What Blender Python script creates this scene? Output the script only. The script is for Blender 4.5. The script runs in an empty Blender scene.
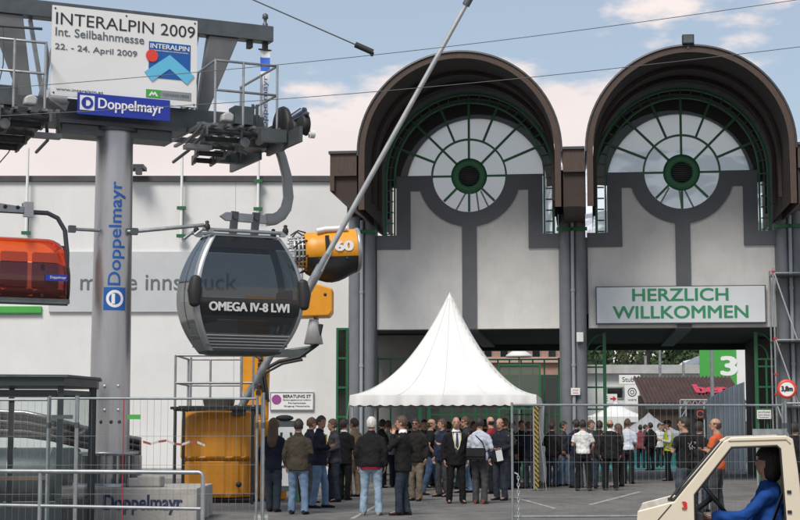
import bpy, bmesh, math, random
from mathutils import Vector, Matrix, Euler
R = math.radians
PI = math.pi
random.seed(7)
SC = bpy.context.scene
COL = SC.collection

# ------------------------------------------------------------------ camera
EYE = 1.6
F = 1600.0
TH = math.atan(168 / F)
cam = bpy.data.cameras.new('camera'); camo = bpy.data.objects.new('camera', cam); COL.objects.link(camo)
cam.lens = 72; cam.sensor_width = 36; cam.clip_end = 9000; cam.clip_start = 0.1
camo.location = (0, 0, EYE); camo.rotation_euler = (PI / 2 + TH, 0, 0)
SC.camera = camo
SC.render.resolution_x = 1024; SC.render.resolution_y = 666

# ------------------------------------------------------------------ sky, sun, exposure
SUN_EL, SUN_AZ = R(52), R(205)      # azimuth clockwise from +Y
w = bpy.data.worlds.new("World"); SC.world = w; w.use_nodes = True
nt = w.node_tree; N = nt.nodes; Lk = nt.links
N.clear()
out = N.new('ShaderNodeOutputWorld'); bg = N.new('ShaderNodeBackground'); bg.inputs[1].default_value = 0.06
sky = N.new('ShaderNodeTexSky'); sky.sky_type = 'NISHITA'; sky.sun_disc = False
sky.sun_elevation = SUN_EL; sky.sun_rotation = SUN_AZ; sky.air_density = 1.2; sky.dust_density = 1.6; sky.altitude = 600
tc = N.new('ShaderNodeTexCoord'); mp = N.new('ShaderNodeMapping'); mp.inputs['Scale'].default_value = (1, 1, 2.4)
mp.inputs['Location'].default_value = (0.37, 0.1, 0.24)
n1 = N.new('ShaderNodeTexNoise'); n1.inputs['Scale'].default_value = 6.5; n1.inputs['Detail'].default_value = 8; n1.inputs['Roughness'].default_value = 0.55
sep = N.new('ShaderNodeSeparateXYZ')
el = N.new('ShaderNodeMapRange'); el.inputs['From Min'].default_value = 0.135; el.inputs['From Max'].default_value = 0.27
el.inputs['To Min'].default_value = 0.20; el.inputs['To Max'].default_value = -0.14
add = N.new('ShaderNodeMath'); add.operation = 'ADD'
msk = N.new('ShaderNodeMapRange'); msk.interpolation_type = 'SMOOTHSTEP'
msk.inputs['From Min'].default_value = 0.49; msk.inputs['From Max'].default_value = 0.58
n2 = N.new('ShaderNodeTexNoise'); n2.inputs['Scale'].default_value = 9; n2.inputs['Detail'].default_value = 5
cr = N.new('ShaderNodeMix'); cr.data_type = 'RGBA'
cr.inputs['A'].default_value = (6.6, 6.1, 6.1, 1); cr.inputs['B'].default_value = (9.6, 8.5, 8.1, 1)
veil = N.new('ShaderNodeMix'); veil.data_type = 'RGBA'; veil.inputs['Factor'].default_value = 0.48
veil.inputs['B'].default_value = (5.2, 5.9, 6.8, 1)
mx = N.new('ShaderNodeMix'); mx.data_type = 'RGBA'
Lk.new(tc.outputs['Generated'], mp.inputs[0]); Lk.new(mp.outputs[0], n1.inputs['Vector']); Lk.new(mp.outputs[0], n2.inputs['Vector'])
Lk.new(tc.outputs['Generated'], sep.inputs[0]); Lk.new(sep.outputs['Z'], el.inputs['Value'])
Lk.new(n1.outputs['Fac'], add.inputs[0]); Lk.new(el.outputs[0], add.inputs[1]); Lk.new(add.outputs[0], msk.inputs['Value'])
Lk.new(n2.outputs['Fac'], cr.inputs['Factor'])
Lk.new(sky.outputs[0], veil.inputs['A'])
Lk.new(veil.outputs['Result'], mx.inputs['A']); Lk.new(cr.outputs['Result'], mx.inputs['B']); Lk.new(msk.outputs[0], mx.inputs['Factor'])
Lk.new(mx.outputs['Result'], bg.inputs[0]); Lk.new(bg.outputs[0], out.inputs[0])
sun = bpy.data.lights.new('sun', 'SUN'); sun.energy = 1.8; sun.angle = R(22); sun.color = (1, .94, .86)
so = bpy.data.objects.new('sun', sun); COL.objects.link(so)
sd = Vector((math.sin(SUN_AZ) * math.cos(SUN_EL), math.cos(SUN_AZ) * math.cos(SUN_EL), math.sin(SUN_EL)))
so.rotation_euler = sd.to_track_quat('Z', 'Y').to_euler()
SC.view_settings.view_transform = 'Standard'; SC.view_settings.look = 'None'; SC.view_settings.gamma = 1
SC.view_settings.exposure = 0.92; SC.view_settings.use_curve_mapping = False

# ------------------------------------------------------------------ measuring helpers (a sight line met with a real plane)
def sight(px, py):
    sx = (px - 400) / F; sy = (260 - py) / F
    return Vector((sx, math.cos(TH) - sy * math.sin(TH), math.sin(TH) + sy * math.cos(TH)))
def at(px, py, Y):
    d = sight(px, py); t = Y / d.y
    return Vector((d.x * t, Y, EYE + d.z * t))
def ground(px, py):
    d = sight(px, py); t = -EYE / d.z
    return Vector((d.x * t, d.y * t, 0))
class Frame:
    def __init__(s, O, deg): s.O = Vector(O); s.r = R(deg)
    def inv(s, px, py, c):
        d = sight(px, py); cs, sn = math.cos(s.r), math.sin(s.r)
        t = (c - (s.O.x * sn - s.O.y * cs)) / (-d.x * sn + d.y * cs)
        p = Vector((d.x * t - s.O.x, d.y * t - s.O.y))
        return (p.x * cs + p.y * sn, EYE + d.z * t - s.O.z)
    def world(s, x, y, z=0):
        cs, sn = math.cos(s.r), math.sin(s.r)
        return Vector((s.O.x + x * cs - y * sn, s.O.y + x * sn + y * cs, s.O.z + z))

# ------------------------------------------------------------------ materials
MATS = {}
def mat(name, col, rough=.6, metal=0., var=.12, vs=2.0, bump=0., bs=60., alpha=1., grime=0., clear=0., stretch=None, spec=.5):
    if name in MATS: return MATS[name]
    m = bpy.data.materials.new(name); m.use_nodes = True
    t = m.node_tree; b = t.nodes['Principled BSDF']; l = t.links
    b.inputs['Roughness'].default_value = rough; b.inputs['Metallic'].default_value = metal
    b.inputs['Specular IOR Level'].default_value = spec
    if clear: b.inputs['Coat Weight'].default_value = clear
    co = t.nodes.new('ShaderNodeTexCoord'); vec = co.outputs['Object']
    if stretch:
        mm = t.nodes.new('ShaderNodeMapping'); mm.inputs['Scale'].default_value = stretch; l.new(vec, mm.inputs[0]); vec = mm.outputs[0]
    nz = t.nodes.new('ShaderNodeTexNoise'); nz.inputs['Scale'].default_value = vs; nz.inputs['Detail'].default_value = 6; nz.inputs['Roughness'].default_value = .6
    l.new(vec, nz.inputs['Vector'])
    rp = t.nodes.new('ShaderNodeMapRange'); rp.inputs['From Min'].default_value = .3; rp.inputs['From Max'].default_value = .7
    rp.inputs['To Min'].default_value = 1 - var; rp.inputs['To Max'].default_value = 1 + var
    l.new(nz.outputs['Fac'], rp.inputs['Value'])
    ml = t.nodes.new('ShaderNodeVectorMath'); ml.operation = 'SCALE'; ml.inputs[0].default_value = col[:3]
    l.new(rp.outputs[0], ml.inputs['Scale']); cout = ml.outputs[0]
    if grime:
        n3 = t.nodes.new('ShaderNodeTexNoise'); n3.inputs['Scale'].default_value = 1.1; n3.inputs['Detail'].default_value = 9; n3.inputs['Roughness'].default_value = .7
        mm2 = t.nodes.new('ShaderNodeMapping'); mm2.inputs['Scale'].default_value = (1.6, 1.6, .35); l.new(co.outputs['Object'], mm2.inputs[0]); l.new(mm2.outputs[0], n3.inputs['Vector'])
        r3 = t.nodes.new('ShaderNodeMapRange'); r3.inputs['From Min'].default_value = .5; r3.inputs['From Max'].default_value = .75; r3.inputs['To Max'].default_value = grime
        l.new(n3.outputs['Fac'], r3.inputs['Value'])
        mxx = t.nodes.new('ShaderNodeMix'); mxx.data_type = 'RGBA'; l.new(r3.outputs[0], mxx.inputs['Factor']); l.new(cout, mxx.inputs['A'])
        mxx.inputs['B'].default_value = (col[0] * .45, col[1] * .42, col[2] * .38, 1); cout = mxx.outputs['Result']
    l.new(cout, b.inputs['Base Color'])
    rr = t.nodes.new('ShaderNodeMapRange'); rr.inputs['To Min'].default_value = max(.03, rough - .1); rr.inputs['To Max'].default_value = min(1, rough + .1)
    l.new(nz.outputs['Fac'], rr.inputs['Value']); l.new(rr.outputs[0], b.inputs['Roughness'])
    if bump:
        nb = t.nodes.new('ShaderNodeTexNoise'); nb.inputs['Scale'].default_value = bs; nb.inputs['Detail'].default_value = 4
        l.new(vec, nb.inputs['Vector'])
        bp = t.nodes.new('ShaderNodeBump'); bp.inputs['Strength'].default_value = bump; bp.inputs['Distance'].default_value = .02
        l.new(nb.outputs['Fac'], bp.inputs['Height']); l.new(bp.outputs[0], b.inputs['Normal'])
    MATS[name] = m
    return m
def glassmat(name, tint, trans, rough=.03, ior=1.5, back=None, milky=False):
    """thin pane: tinted see-through mixed with a mirror-like sheen by Fresnel and an own body colour"""
    if name in MATS: return MATS[name]
    m = bpy.data.materials.new(name); m.use_nodes = True
    t = m.node_tree; t.nodes.clear(); l = t.links
    o = t.nodes.new('ShaderNodeOutputMaterial'); tr = t.nodes.new('ShaderNodeBsdfTransparent'); tr.inputs[0].default_value = (*tint, 1)
    df = t.nodes.new('ShaderNodeBsdfPrincipled'); df.inputs['Base Color'].default_value = (*(back or tint), 1); df.inputs['Roughness'].default_value = .3
    if milky: df = t.nodes.new('ShaderNodeBsdfTranslucent'); df.inputs[0].default_value = (*back, 1)
    m1 = t.nodes.new('ShaderNodeMixShader'); m1.inputs[0].default_value = trans; l.new(df.outputs[0], m1.inputs[1]); l.new(tr.outputs[0], m1.inputs[2])
    gl = t.nodes.new('ShaderNodeBsdfGlossy'); gl.inputs['Roughness'].default_value = rough
    lw = t.nodes.new('ShaderNodeLayerWeight'); pw_ = t.nodes.new('ShaderNodeMath'); pw_.operation = 'POWER'; pw_.inputs[1].default_value = 4.0; l.new(lw.outputs['Facing'], pw_.inputs[0])
    fr = t.nodes.new('ShaderNodeMath'); fr.operation = 'MULTIPLY_ADD'; fr.inputs[1].default_value = .8; fr.inputs[2].default_value = ((ior - 1) / (ior + 1)) ** 2 * 1.6; fr.use_clamp = True; l.new(pw_.outputs[0], fr.inputs[0])
    nz = t.nodes.new('ShaderNodeTexNoise'); nz.inputs['Scale'].default_value = 1.3
    bp = t.nodes.new('ShaderNodeBump'); bp.inputs['Strength'].default_value = .06; l.new(nz.outputs['Fac'], bp.inputs['Height']); l.new(bp.outputs[0], gl.inputs['Normal'])
    m2 = t.nodes.new('ShaderNodeMixShader'); l.new(fr.outputs[0], m2.inputs[0]); l.new(m1.outputs[0], m2.inputs[1]); l.new(gl.outputs[0], m2.inputs[2])
    l.new(m2.outputs[0], o.inputs[0]); MATS[name] = m
    return m
def stripemat(name, c1, c2, scale, axis):
    m = bpy.data.materials.new(name); m.use_nodes = True; t = m.node_tree; l = t.links; b = t.nodes['Principled BSDF']
    co = t.nodes.new('ShaderNodeTexCoord'); mm = t.nodes.new('ShaderNodeMapping'); mm.inputs['Rotation'].default_value = axis; l.new(co.outputs['Object'], mm.inputs[0])
    wv = t.nodes.new('ShaderNodeTexWave'); wv.inputs['Scale'].default_value = scale; l.new(mm.outputs[0], wv.inputs['Vector'])
    rp = t.nodes.new('ShaderNodeValToRGB'); rp.color_ramp.interpolation = 'CONSTANT'; rp.color_ramp.elements[0].color = (*c1, 1); rp.color_ramp.elements[1].position = .5; rp.color_ramp.elements[1].color = (*c2, 1)
    l.new(wv.outputs['Fac'], rp.inputs[0]); l.new(rp.outputs[0], b.inputs['Base Color']); b.inputs['Roughness'].default_value = .5
    return m

white_wall = mat('white_wall', (.70, .70, .685), .8, var=.06, vs=.5, bump=.25, bs=25, grime=.1)
stucco = mat('stucco', (.64, .635, .61), .9, var=.08, vs=1.2, bump=.6, bs=40, grime=.2)
trim_grey = mat('trim_grey', (.105, .113, .125), .6, var=.08, bump=.1)
col_grey = mat('column_grey', (.155, .168, .183), .5, var=.1, vs=3, grime=.25)
green_paint = mat('green_paint', (.012, .12, .042), .45, var=.15)
dark_green = mat('dark_green', (.006, .035, .018), .5)
bright_green = mat('bright_green', (.06, .36, .06), .5, var=.05)
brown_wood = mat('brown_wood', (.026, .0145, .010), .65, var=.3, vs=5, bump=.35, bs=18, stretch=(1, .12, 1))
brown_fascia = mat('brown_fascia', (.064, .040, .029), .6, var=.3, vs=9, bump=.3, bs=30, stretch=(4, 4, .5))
roof_sheet = mat('roof_sheet', (.07, .07, .075), .45, .3, var=.15)
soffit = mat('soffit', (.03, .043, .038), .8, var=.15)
dark_in = mat('dark_interior', (.022, .022, .022), .9)
concrete = mat('concrete', (.36, .345, .32), .9, var=.15, vs=3, bump=.35, bs=30, grime=.35)
steel = mat('galvanised_steel', (.34, .36, .37), .45, .65, var=.18, vs=6)
steel_pale = mat('pale_steel', (.50, .51, .51), .42, .5, var=.12, vs=4)
steel_dark = mat('dark_steel', (.10, .115, .12), .5, .5, var=.2, vs=4, grime=.2)
tower_metal = mat('tower_metal', (.42, .43, .44), .34, .75, var=.10, vs=3, grime=.12, stretch=(3, 3, .4))
black_rub = mat('black_rubber', (.018, .018, .019), .6, var=.2)
black_gloss = mat('black_gloss', (.012, .013, .014), .12, var=.05)
silver = mat('silver_paint', (.40, .41, .42), .3, .55, var=.06, grime=.08)
sign_white = mat('sign_white', (.78, .78, .76), .45, var=.03, vs=1, grime=.05)
sign_grey = mat('sign_grey', (.50, .52, .53), .4, var=.04)
blue_sign = mat('blue_sign', (.012, .035, .33), .35, var=.05)
blue_logo = mat('blue_logo', (.008, .10, .36), .4, var=.05)
cyan_logo = mat('cyan_logo', (.13, .50, .72), .4, var=.05)
red_logo = mat('red_logo', (.72, .06, .035), .4, var=.05)
ink = mat('ink', (.02, .025, .03), .6, var=.05)
grey_ink = mat('grey_ink', (.11, .135, .15), .6, var=.05)
green_ink = mat('green_ink', (.025, .24, .105), .5, var=.08)
white_ink = mat('white_ink', (.8, .8, .8), .5, var=.03)
red_ink = mat('red_ink', (.55, .02, .02), .5, var=.05)
orange = mat('orange_paint', (.72, .30, .016), .42, var=.10, vs=3, grime=.2)
tank_or = mat('orange_plastic', (.62, .25, .014), .5, var=.10, vs=4, grime=.3)
tarp = mat('tent_fabric', (.70, .70, .68), .6, var=.05, vs=1.5, bump=.55, bs=2.6, grime=.12)
cream = mat('cream_paint', (.66, .585, .455), .32, var=.04, vs=3, grime=.10, clear=.3)
skin_a = mat('skin', (.46, .25, .17), .55, var=.12, vs=12)
skin_b = mat('tanned_skin', (.36, .18, .115), .55, var=.12, vs=12)
purple = mat('purple_ink', (.30, .06, .25), .5)

# ------------------------------------------------------------------ mesh builder
class MB:
    def __init__(s): s.v = []; s.f = []; s.mi = []; s.sm = []; s.M = Matrix()
    def add(s, vs, fs, sm=False, mi=0):
        o = len(s.v); s.v += [s.M @ Vector(v) for v in vs]
        for f in fs: s.f.append([i + o for i in f]); s.mi.append(mi); s.sm.append(sm)
        return s
    def box(s, x0, x1, y0, y1, z0, z1, mi=0):
        if x0 > x1: x0, x1 = x1, x0
        if y0 > y1: y0, y1 = y1, y0
        if z0 > z1: z0, z1 = z1, z0
        return s.add([(x0, y0, z0), (x1, y0, z0), (x1, y1, z0), (x0, y1, z0), (x0, y0, z1), (x1, y0, z1), (x1, y1, z1), (x0, y1, z1)],
                     [(3, 2, 1, 0), (4, 5, 6, 7), (0, 1, 5, 4), (1, 2, 6, 5), (2, 3, 7, 6), (3, 0, 4, 7)], False, mi)
    def bar(s, p0, p1, w, h, mi=0, up=(0, 0, 1)):
        p0, p1 = Vector(p0), Vector(p1); d = (p1 - p0).normalized(); u = Vector(up)
        if abs(d.dot(u)) > .98: u = Vector((0, 1, 0))
        a = d.cross(u).normalized() * w / 2; b = a.cross(d).normalized() * h / 2
        vs = [p + q for p in (p0, p1) for q in (-a - b, a - b, a + b, -a + b)]
        return s.add(vs, [(3, 2, 1, 0), (4, 5, 6, 7), (0, 1, 5, 4), (1, 2, 6, 5), (2, 3, 7, 6), (3, 0, 4, 7)][:], False, mi)
    def tube(s, pts, r, n=8, caps=True, mi=0, sm=True, flat=None):
        pts = [Vector(p) for p in pts]; k = len(pts)
        rs = r if isinstance(r, (list, tuple)) else [r] * k
        T = [(pts[min(i + 1, k - 1)] - pts[max(i - 1, 0)]).normalized() for i in range(k)]
        u = Vector((0, 0, 1)) if abs(T[0].z) < .9 else Vector((0, 1, 0))
        u = (u - T[0] * u.dot(T[0])).normalized(); rings = []
        for i in range(k):
            u = (u - T[i] * u.dot(T[i])).normalized(); b = T[i].cross(u)
            rr = rs[i]; ra, rb = rr if isinstance(rr, tuple) else (rr, rr)
            rings.append([pts[i] + u * math.cos(2 * PI * j / n) * ra + b * math.sin(2 * PI * j / n) * rb for j in range(n)])
        return s.loft(rings, caps, mi, sm)
    def loft(s, rings, caps=True, mi=0, sm=True, closed=True):
        n = len(rings[0]); vs = [p for r in rings for p in r]; fs = []
        for i in range(len(rings) - 1):
            for j in range(n if closed else n - 1):
                k = (j + 1) % n
                fs.append((i * n + j, i * n + k, (i + 1) * n + k, (i + 1) * n + j))
        s.add(vs, fs, sm, mi)
        if caps:
            s.add(rings[0], [tuple(range(n))[::-1]], False, mi); s.add(rings[-1], [tuple(range(n))], False, mi)
        return s
    def ell_rings(s, secs, n=16, caps=True, mi=0, sm=True, p=2.0):
        """secs: (cx, cy, z, rx, ry)"""
        rings = []
        for cx, cy, z, rx, ry in secs:
            ring = []
            for j in range(n):
                a = 2 * PI * j / n; c, d = math.cos(a), math.sin(a)
                ring.append((cx + rx * math.copysign(abs(c) ** (2 / p), c), cy + ry * math.copysign(abs(d) ** (2 / p), d), z))
            rings.append(ring)
        return s.loft(rings, caps, mi, sm)
    def ell(s, c, r, n=12, mi=0, m=8):
        rings = []
        for i in range(1, m):
            t = PI * i / m - PI / 2
            rings.append([(c[0] + r[0] * math.cos(t) * math.cos(2 * PI * j / n), c[1] + r[1] * math.cos(t) * math.sin(2 * PI * j / n), c[2] + r[2] * math.sin(t)) for j in range(n)])
        return s.loft(rings, True, mi, True)
    def prism(s, poly, y0, y1, mi=0, plane='xz'):
        n = len(poly)
        def P(a, b, c): return (a, c, b) if plane == 'xz' else ((a, b, c) if plane == 'xy' else (c, a, b))
        vs = [P(a, b, y0) for a, b in poly] + [P(a, b, y1) for a, b in poly]
        fs = [tuple(range(n)), tuple(range(2 * n - 1, n - 1, -1))] + [((i + 1) % n, i, n + i, n + (i + 1) % n) for i in range(n)]
        return s.add(vs, fs, False, mi)
    def lathe(s, prof, n=24, axis='z', c=(0, 0, 0), mi=0, sm=True, caps=True):
        rings = []
        for r, h in prof:
            ring = []
            for j in range(n):
                a = 2 * PI * j / n; x, y = r * math.cos(a), r * math.sin(a)
                p = (x, y, h) if axis == 'z' else ((h, x, y) if axis == 'x' else (x, -h, y))
                ring.append((c[0] + p[0], c[1] + p[1], c[2] + p[2]))
            rings.append(ring)
        return s.loft(rings, caps, mi, sm)
    def arc(s, cx, cz, r, a0, a1, y, w, d, n=24, mi=0):
        """flat ring segment in xz, radial width w, from y to y+d"""
        pi = [(cx + (r - w / 2) * math.cos(a0 + (a1 - a0) * i / n), cz + (r - w / 2) * math.sin(a0 + (a1 - a0) * i / n)) for i in range(n + 1)]
        po = [(cx + (r + w / 2) * math.cos(a0 + (a1 - a0) * i / n), cz + (r + w / 2) * math.sin(a0 + (a1 - a0) * i / n)) for i in range(n + 1)]
        rings = [[(pi[i][0], y, pi[i][1]), (po[i][0], y, po[i][1]), (po[i][0], y + d, po[i][1]), (pi[i][0], y + d, pi[i][1])] for i in range(n + 1)]
        return s.loft(rings, True, mi, False)
    def build(s, name, m, parent=None, bevel=0, loc=None, fix=True):
        me = bpy.data.meshes.new(name); me.from_pydata([tuple(v) for v in s.v], [], s.f); 
        for x in (m if isinstance(m, (list, tuple)) else [m]): me.materials.append(x)
        me.polygons.foreach_set('material_index', s.mi); me.polygons.foreach_set('use_smooth', s.sm); 
        if fix:
            bm = bmesh.new(); bm.from_mesh(me); bmesh.ops.recalc_face_normals(bm, faces=bm.faces); bm.to_mesh(me); bm.free()
        me.update()
        o = bpy.data.objects.new(name, me); COL.objects.link(o)
        if parent: o.parent = parent
        if loc: o.location = loc
        if bevel:
            b = o.modifiers.new('bevel', 'BEVEL'); b.width = bevel; b.segments = 2; b.limit_method = 'ANGLE'; b.angle_limit = R(35)
        return o
def tag(o, label, cat, group=None):
    o['label'] = label; o['category'] = cat
    if group: o['group'] = group
    return o
def struct(o, kind='structure'): o['kind'] = kind; return o
def thing(name, label, cat, loc=(0, 0, 0), rot=0, group=None):
    o = bpy.data.objects.new(name, None); o.empty_display_size = .2; COL.objects.link(o); o.location = loc; o.rotation_euler = (0, 0, rot)
    return tag(o, label, cat, group)
def copy_tree(o, parent=None):
    c = o.copy(); COL.objects.link(c); c.parent = parent
    for ch in [x for x in o.children]: copy_tree(ch, c)
    return c

PEND = []       # objects whose modifiers / lettering are turned into plain meshes at the end
def text(name, s, m, parent, x, y, z, width=None, height=None, bold=0., depth=.006, rot=0, align='C', bend=None, rz=0, mx_=None):
    """lettering standing in the local xz plane, facing -y; x,z is the middle (or left edge) of its box"""
    cu = bpy.data.curves.new(name, 'FONT'); cu.body = s; cu.extrude = depth; cu.resolution_u = 4
    cu.materials.append(m)
    o = bpy.data.objects.new(name, cu); COL.objects.link(o); o.parent = parent
    o.location = (x, y, z); o.rotation_euler = Euler((PI / 2, rot, rz), 'XYZ')
    def fin(me):
        xs = [v.co.x for v in me.vertices]; ys = [v.co.y for v in me.vertices]
        if not xs: return
        x0, x1, y0, y1 = min(xs), max(xs), min(ys), max(ys)
        sx = (width / (x1 - x0)) if width else height / (y1 - y0)
        sy = (height / (y1 - y0)) if height else sx
        ox = x0 if align == 'L' else (x0 + x1) / 2
        for v in me.vertices:
            v.co.x = (v.co.x - ox) * sx; v.co.y = (v.co.y - (y0 + y1) / 2) * sy
        H_ = (y1 - y0) * sy; bm = bmesh.new(); bm.from_mesh(me)
        if bold:      # heavier strokes: the letter repeated a hair apart in every direction
            src = [(v.co.copy()) for v in bm.verts]; fs = [[v.index for v in f.verts] for f in bm.faces]
            for q in range(6):
                a = 2 * PI * q / 6; dx, dy = bold * H_ * math.cos(a) * 2.2, bold * H_ * math.sin(a) * 1.2
                nv = [bm.verts.new((c.x + dx, c.y + dy, c.z + .0004 * (q + 1))) for c in src]
                for f in fs:
                    try: bm.faces.new([nv[i] for i in f])
                    except ValueError: pass
        if bend:
            for k in range(1, 12): bmesh.ops.bisect_plane(bm, geom=bm.verts[:] + bm.edges[:] + bm.faces[:], plane_co=(0, -H_ / 2 + H_ * k / 12, 0), plane_no=(0, 1, 0))
            for v in bm.verts: v.co = bend(v.co)
        bm.to_mesh(me); bm.free()
    PEND.append((o, fin))
    return o
def remesh(o, vox, smooth=4):
    r = o.modifiers.new('r', 'REMESH'); r.mode = 'VOXEL'; r.voxel_size = vox; r.use_smooth_shade = True
    s = o.modifiers.new('s', 'SMOOTH'); s.factor = .5; s.iterations = smooth
def finish_pending():
    bpy.context.view_layer.update()
    dg = bpy.context.evaluated_depsgraph_get()
    new = []
    for o, fin in PEND:
        me = bpy.data.meshes.new_from_object(o.evaluated_get(dg)); new.append(me)
    for (o, fin), me in zip(PEND, new):
        if o.type == 'FONT':
            n = bpy.data.objects.new(o.name, me); n.parent = o.parent; n.matrix_local = o.matrix_local.copy()
            n.location = o.location; n.rotation_euler = o.rotation_euler
            nm = o.name; bpy.data.objects.remove(o); n.name = nm; COL.objects.link(n)
        else:
            o.modifiers.clear(); o.data = me
        if fin: fin(me)
        me.update()

# ------------------------------------------------------------------ ground
def ground_mat():
    m = bpy.data.materials.new('asphalt'); m.use_nodes = True; t = m.node_tree; l = t.links; b = t.nodes['Principled BSDF']
    co = t.nodes.new('ShaderNodeTexCoord'); v = co.outputs['Object']
    def nz(sc, det=6, ro=.6):
        n = t.nodes.new('ShaderNodeTexNoise'); n.inputs['Scale'].default_value = sc; n.inputs['Detail'].default_value = det; n.inputs['Roughness'].default_value = ro; l.new(v, n.inputs['Vector']); return n
    a = nz(.35); c = nz(35, 3); d = nz(2.2)
    r = t.nodes.new('ShaderNodeValToRGB'); e = r.color_ramp.elements; e[0].position = .38; e[0].color = (.092, .088, .082, 1); e[1].position = .63; e[1].color = (.19, .183, .17, 1)
    mixf = t.nodes.new('ShaderNodeMath'); mixf.operation = 'MULTIPLY_ADD'; l.new(d.outputs['Fac'], mixf.inputs[0]); mixf.inputs[1].default_value = .5
    m2 = t.nodes.new('ShaderNodeMath'); m2.operation = 'MULTIPLY'; l.new(a.outputs['Fac'], m2.inputs[0]); m2.inputs[1].default_value = .5; l.new(m2.outputs[0], mixf.inputs[2])
    l.new(mixf.outputs[0], r.inputs[0])
    vo = t.nodes.new('ShaderNodeTexVoronoi'); vo.feature = 'DISTANCE_TO_EDGE'; vo.inputs['Scale'].default_value = .22
    wp = t.nodes.new('ShaderNodeMix'); wp.data_type = 'VECTOR'; wp.inputs['Factor'].default_value = .12; l.new(v, wp.inputs['A']); n5 = nz(.8); sc5 = t.nodes.new('ShaderNodeVectorMath'); sc5.operation = 'SCALE'; sc5.inputs['Scale'].default_value = 12; l.new(n5.outputs['Color'], sc5.inputs[0]); l.new(sc5.outputs[0], wp.inputs['B'])
    l.new(wp.outputs['Result'], vo.inputs['Vector'])
    ck = t.nodes.new('ShaderNodeMapRange'); ck.inputs['From Max'].default_value = .007; ck.inputs['To Min'].default_value = .4; ck.inputs['To Max'].default_value = 1; l.new(vo.outputs['Distance'], ck.inputs['Value'])
    g = t.nodes.new('ShaderNodeMapRange'); g.inputs['To Min'].default_value = .75; g.inputs['To Max'].default_value = 1.25; l.new(c.outputs['Fac'], g.inputs['Value'])
    mm = t.nodes.new('ShaderNodeMath'); mm.operation = 'MULTIPLY'; l.new(ck.outputs[0], mm.inputs[0]); l.new(g.outputs[0], mm.inputs[1])
    s = t.nodes.new('ShaderNodeVectorMath'); s.operation = 'SCALE'; l.new(r.outputs[0], s.inputs[0]); l.new(mm.outputs[0], s.inputs['Scale']); l.new(s.outputs[0], b.inputs['Base Color'])
    b.inputs['Roughness'].default_value = .85
    bp = t.nodes.new('ShaderNodeBump'); bp.inputs['Strength'].default_value = .4; bp.inputs['Distance'].default_value = .01; l.new(c.outputs['Fac'], bp.inputs['Height']); l.new(bp.outputs[0], b.inputs['Normal'])
    return m
struct(MB().add([(-4000, -200, 0), (4000, -200, 0), (4000, 6000, 0), (-4000, 6000, 0)], [(0, 1, 2, 3)]).build('ground', ground_mat()))
line_paint = mat('line_paint', (.36, .355, .34), .8, var=.45, vs=8, grime=.9)
def paint_line(a, b, w):
    a, b = Vector(a), Vector(b); d = (b - a).normalized(); n = Vector((-d.y, d.x, 0)) * w / 2; z = Vector((0, 0, .004))
    struct(MB().add([a - n + z, b - n + z, b + n + z, a + n + z], [(0, 1, 2, 3)]).build('road_marking', line_paint))
paint_line(ground(352, 519), ground(380, 504), .08)
paint_line(ground(516, 498), ground(556, 509), .08)
paint_line(ground(590, 505), ground(640, 492), .11)

# far mountains and wooded slope
def mountain():
    m = bpy.data.materials.new('snowy_rock'); m.use_nodes = True; t = m.node_tree; l = t.links; b = t.nodes['Principled BSDF']
    co = t.nodes.new('ShaderNodeTexCoord'); n = t.nodes.new('ShaderNodeTexNoise'); n.inputs['Scale'].default_value = .012; n.inputs['Detail'].default_value = 9; l.new(co.outputs['Object'], n.inputs['Vector'])
    r = t.nodes.new('ShaderNodeValToRGB'); e = r.color_ramp.elements; e[0].position = .44; e[0].color = (.20, .22, .25, 1); e[1].position = .56; e[1].color = (.62, .65, .70, 1); l.new(n.outputs['Fac'], r.inputs[0]); l.new(r.outputs[0], b.inputs['Base Color']); b.inputs['Roughness'].default_value = .9
    from mathutils import noise
    mb = MB(); nx, ny = 90, 24; vs = []
    for i in range(nx):
        for j in range(ny):
            X = -200 + 1900 * i / (nx - 1); Y = 3300 + 1400 * j / (ny - 1)
            px = 400 + F * X / 4000
            env = max(0., min(1., (px - 480) / 85)) ; env = env * env * (3 - 2 * env)
            rid = 1 - abs(j / (ny - 1) * 2 - 1)
            h = env * (300 + 395 * rid ** .8) + noise.noise((X * .006, Y * .006, 3)) * 60 * env + noise.noise((X * .02, Y * .02, 9)) * 24 * env
            vs.append((X, Y, h - 8 * (1 - env)))
    fs = [(i * ny + j, (i + 1) * ny + j, (i + 1) * ny + j + 1, i * ny + j + 1) for i in range(nx - 1) for j in range(ny - 1)]
    struct(mb.add(vs, fs, True).build('mountains', m))
mountain()
# ------------------------------------------------------------------ white exhibition hall (left)
HY = 51.0
def hp(px, py, Y=HY): p = at(px, py, Y); return p.x, p.z
xr, ztop = hp(349, 178); xl = -34.0
hall = thing('exhibition_hall', 'long plain white exhibition hall with a thin dark roof edge behind the lift tower', 'building', (xl, HY, 0))
hall_w = xr - xl
MB().box(0, hall_w, 0, 30, 0, ztop - .12).build('wall', white_wall, hall)
mb = MB().box(-.1, hall_w - .01, -.10, 30, ztop - .118, ztop + .06); mb.build('roof_edge', roof_sheet, hall)
mb = MB(); 
for q in range(1, 9): mb.box(q * 4.1, q * 4.1 + .018, -.004, .02, .35, ztop - .13)
mb.build('panel_joint', mat('joint_grey', (.42, .42, .41), .8), hall)
MB().box(0, hall_w - .7, -.03, 0.001, .004, .34).build('plinth', concrete, hall)
x, z = hp(136, 173); x -= xl
mb = MB().box(x - .35, x + .35, -.75, 0, z + .05, z + .17).box(x + .12, x + .3, -.85, -.6, z - .16, z + .05); mb.build('flood_lamp', roof_sheet, hall)
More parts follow.
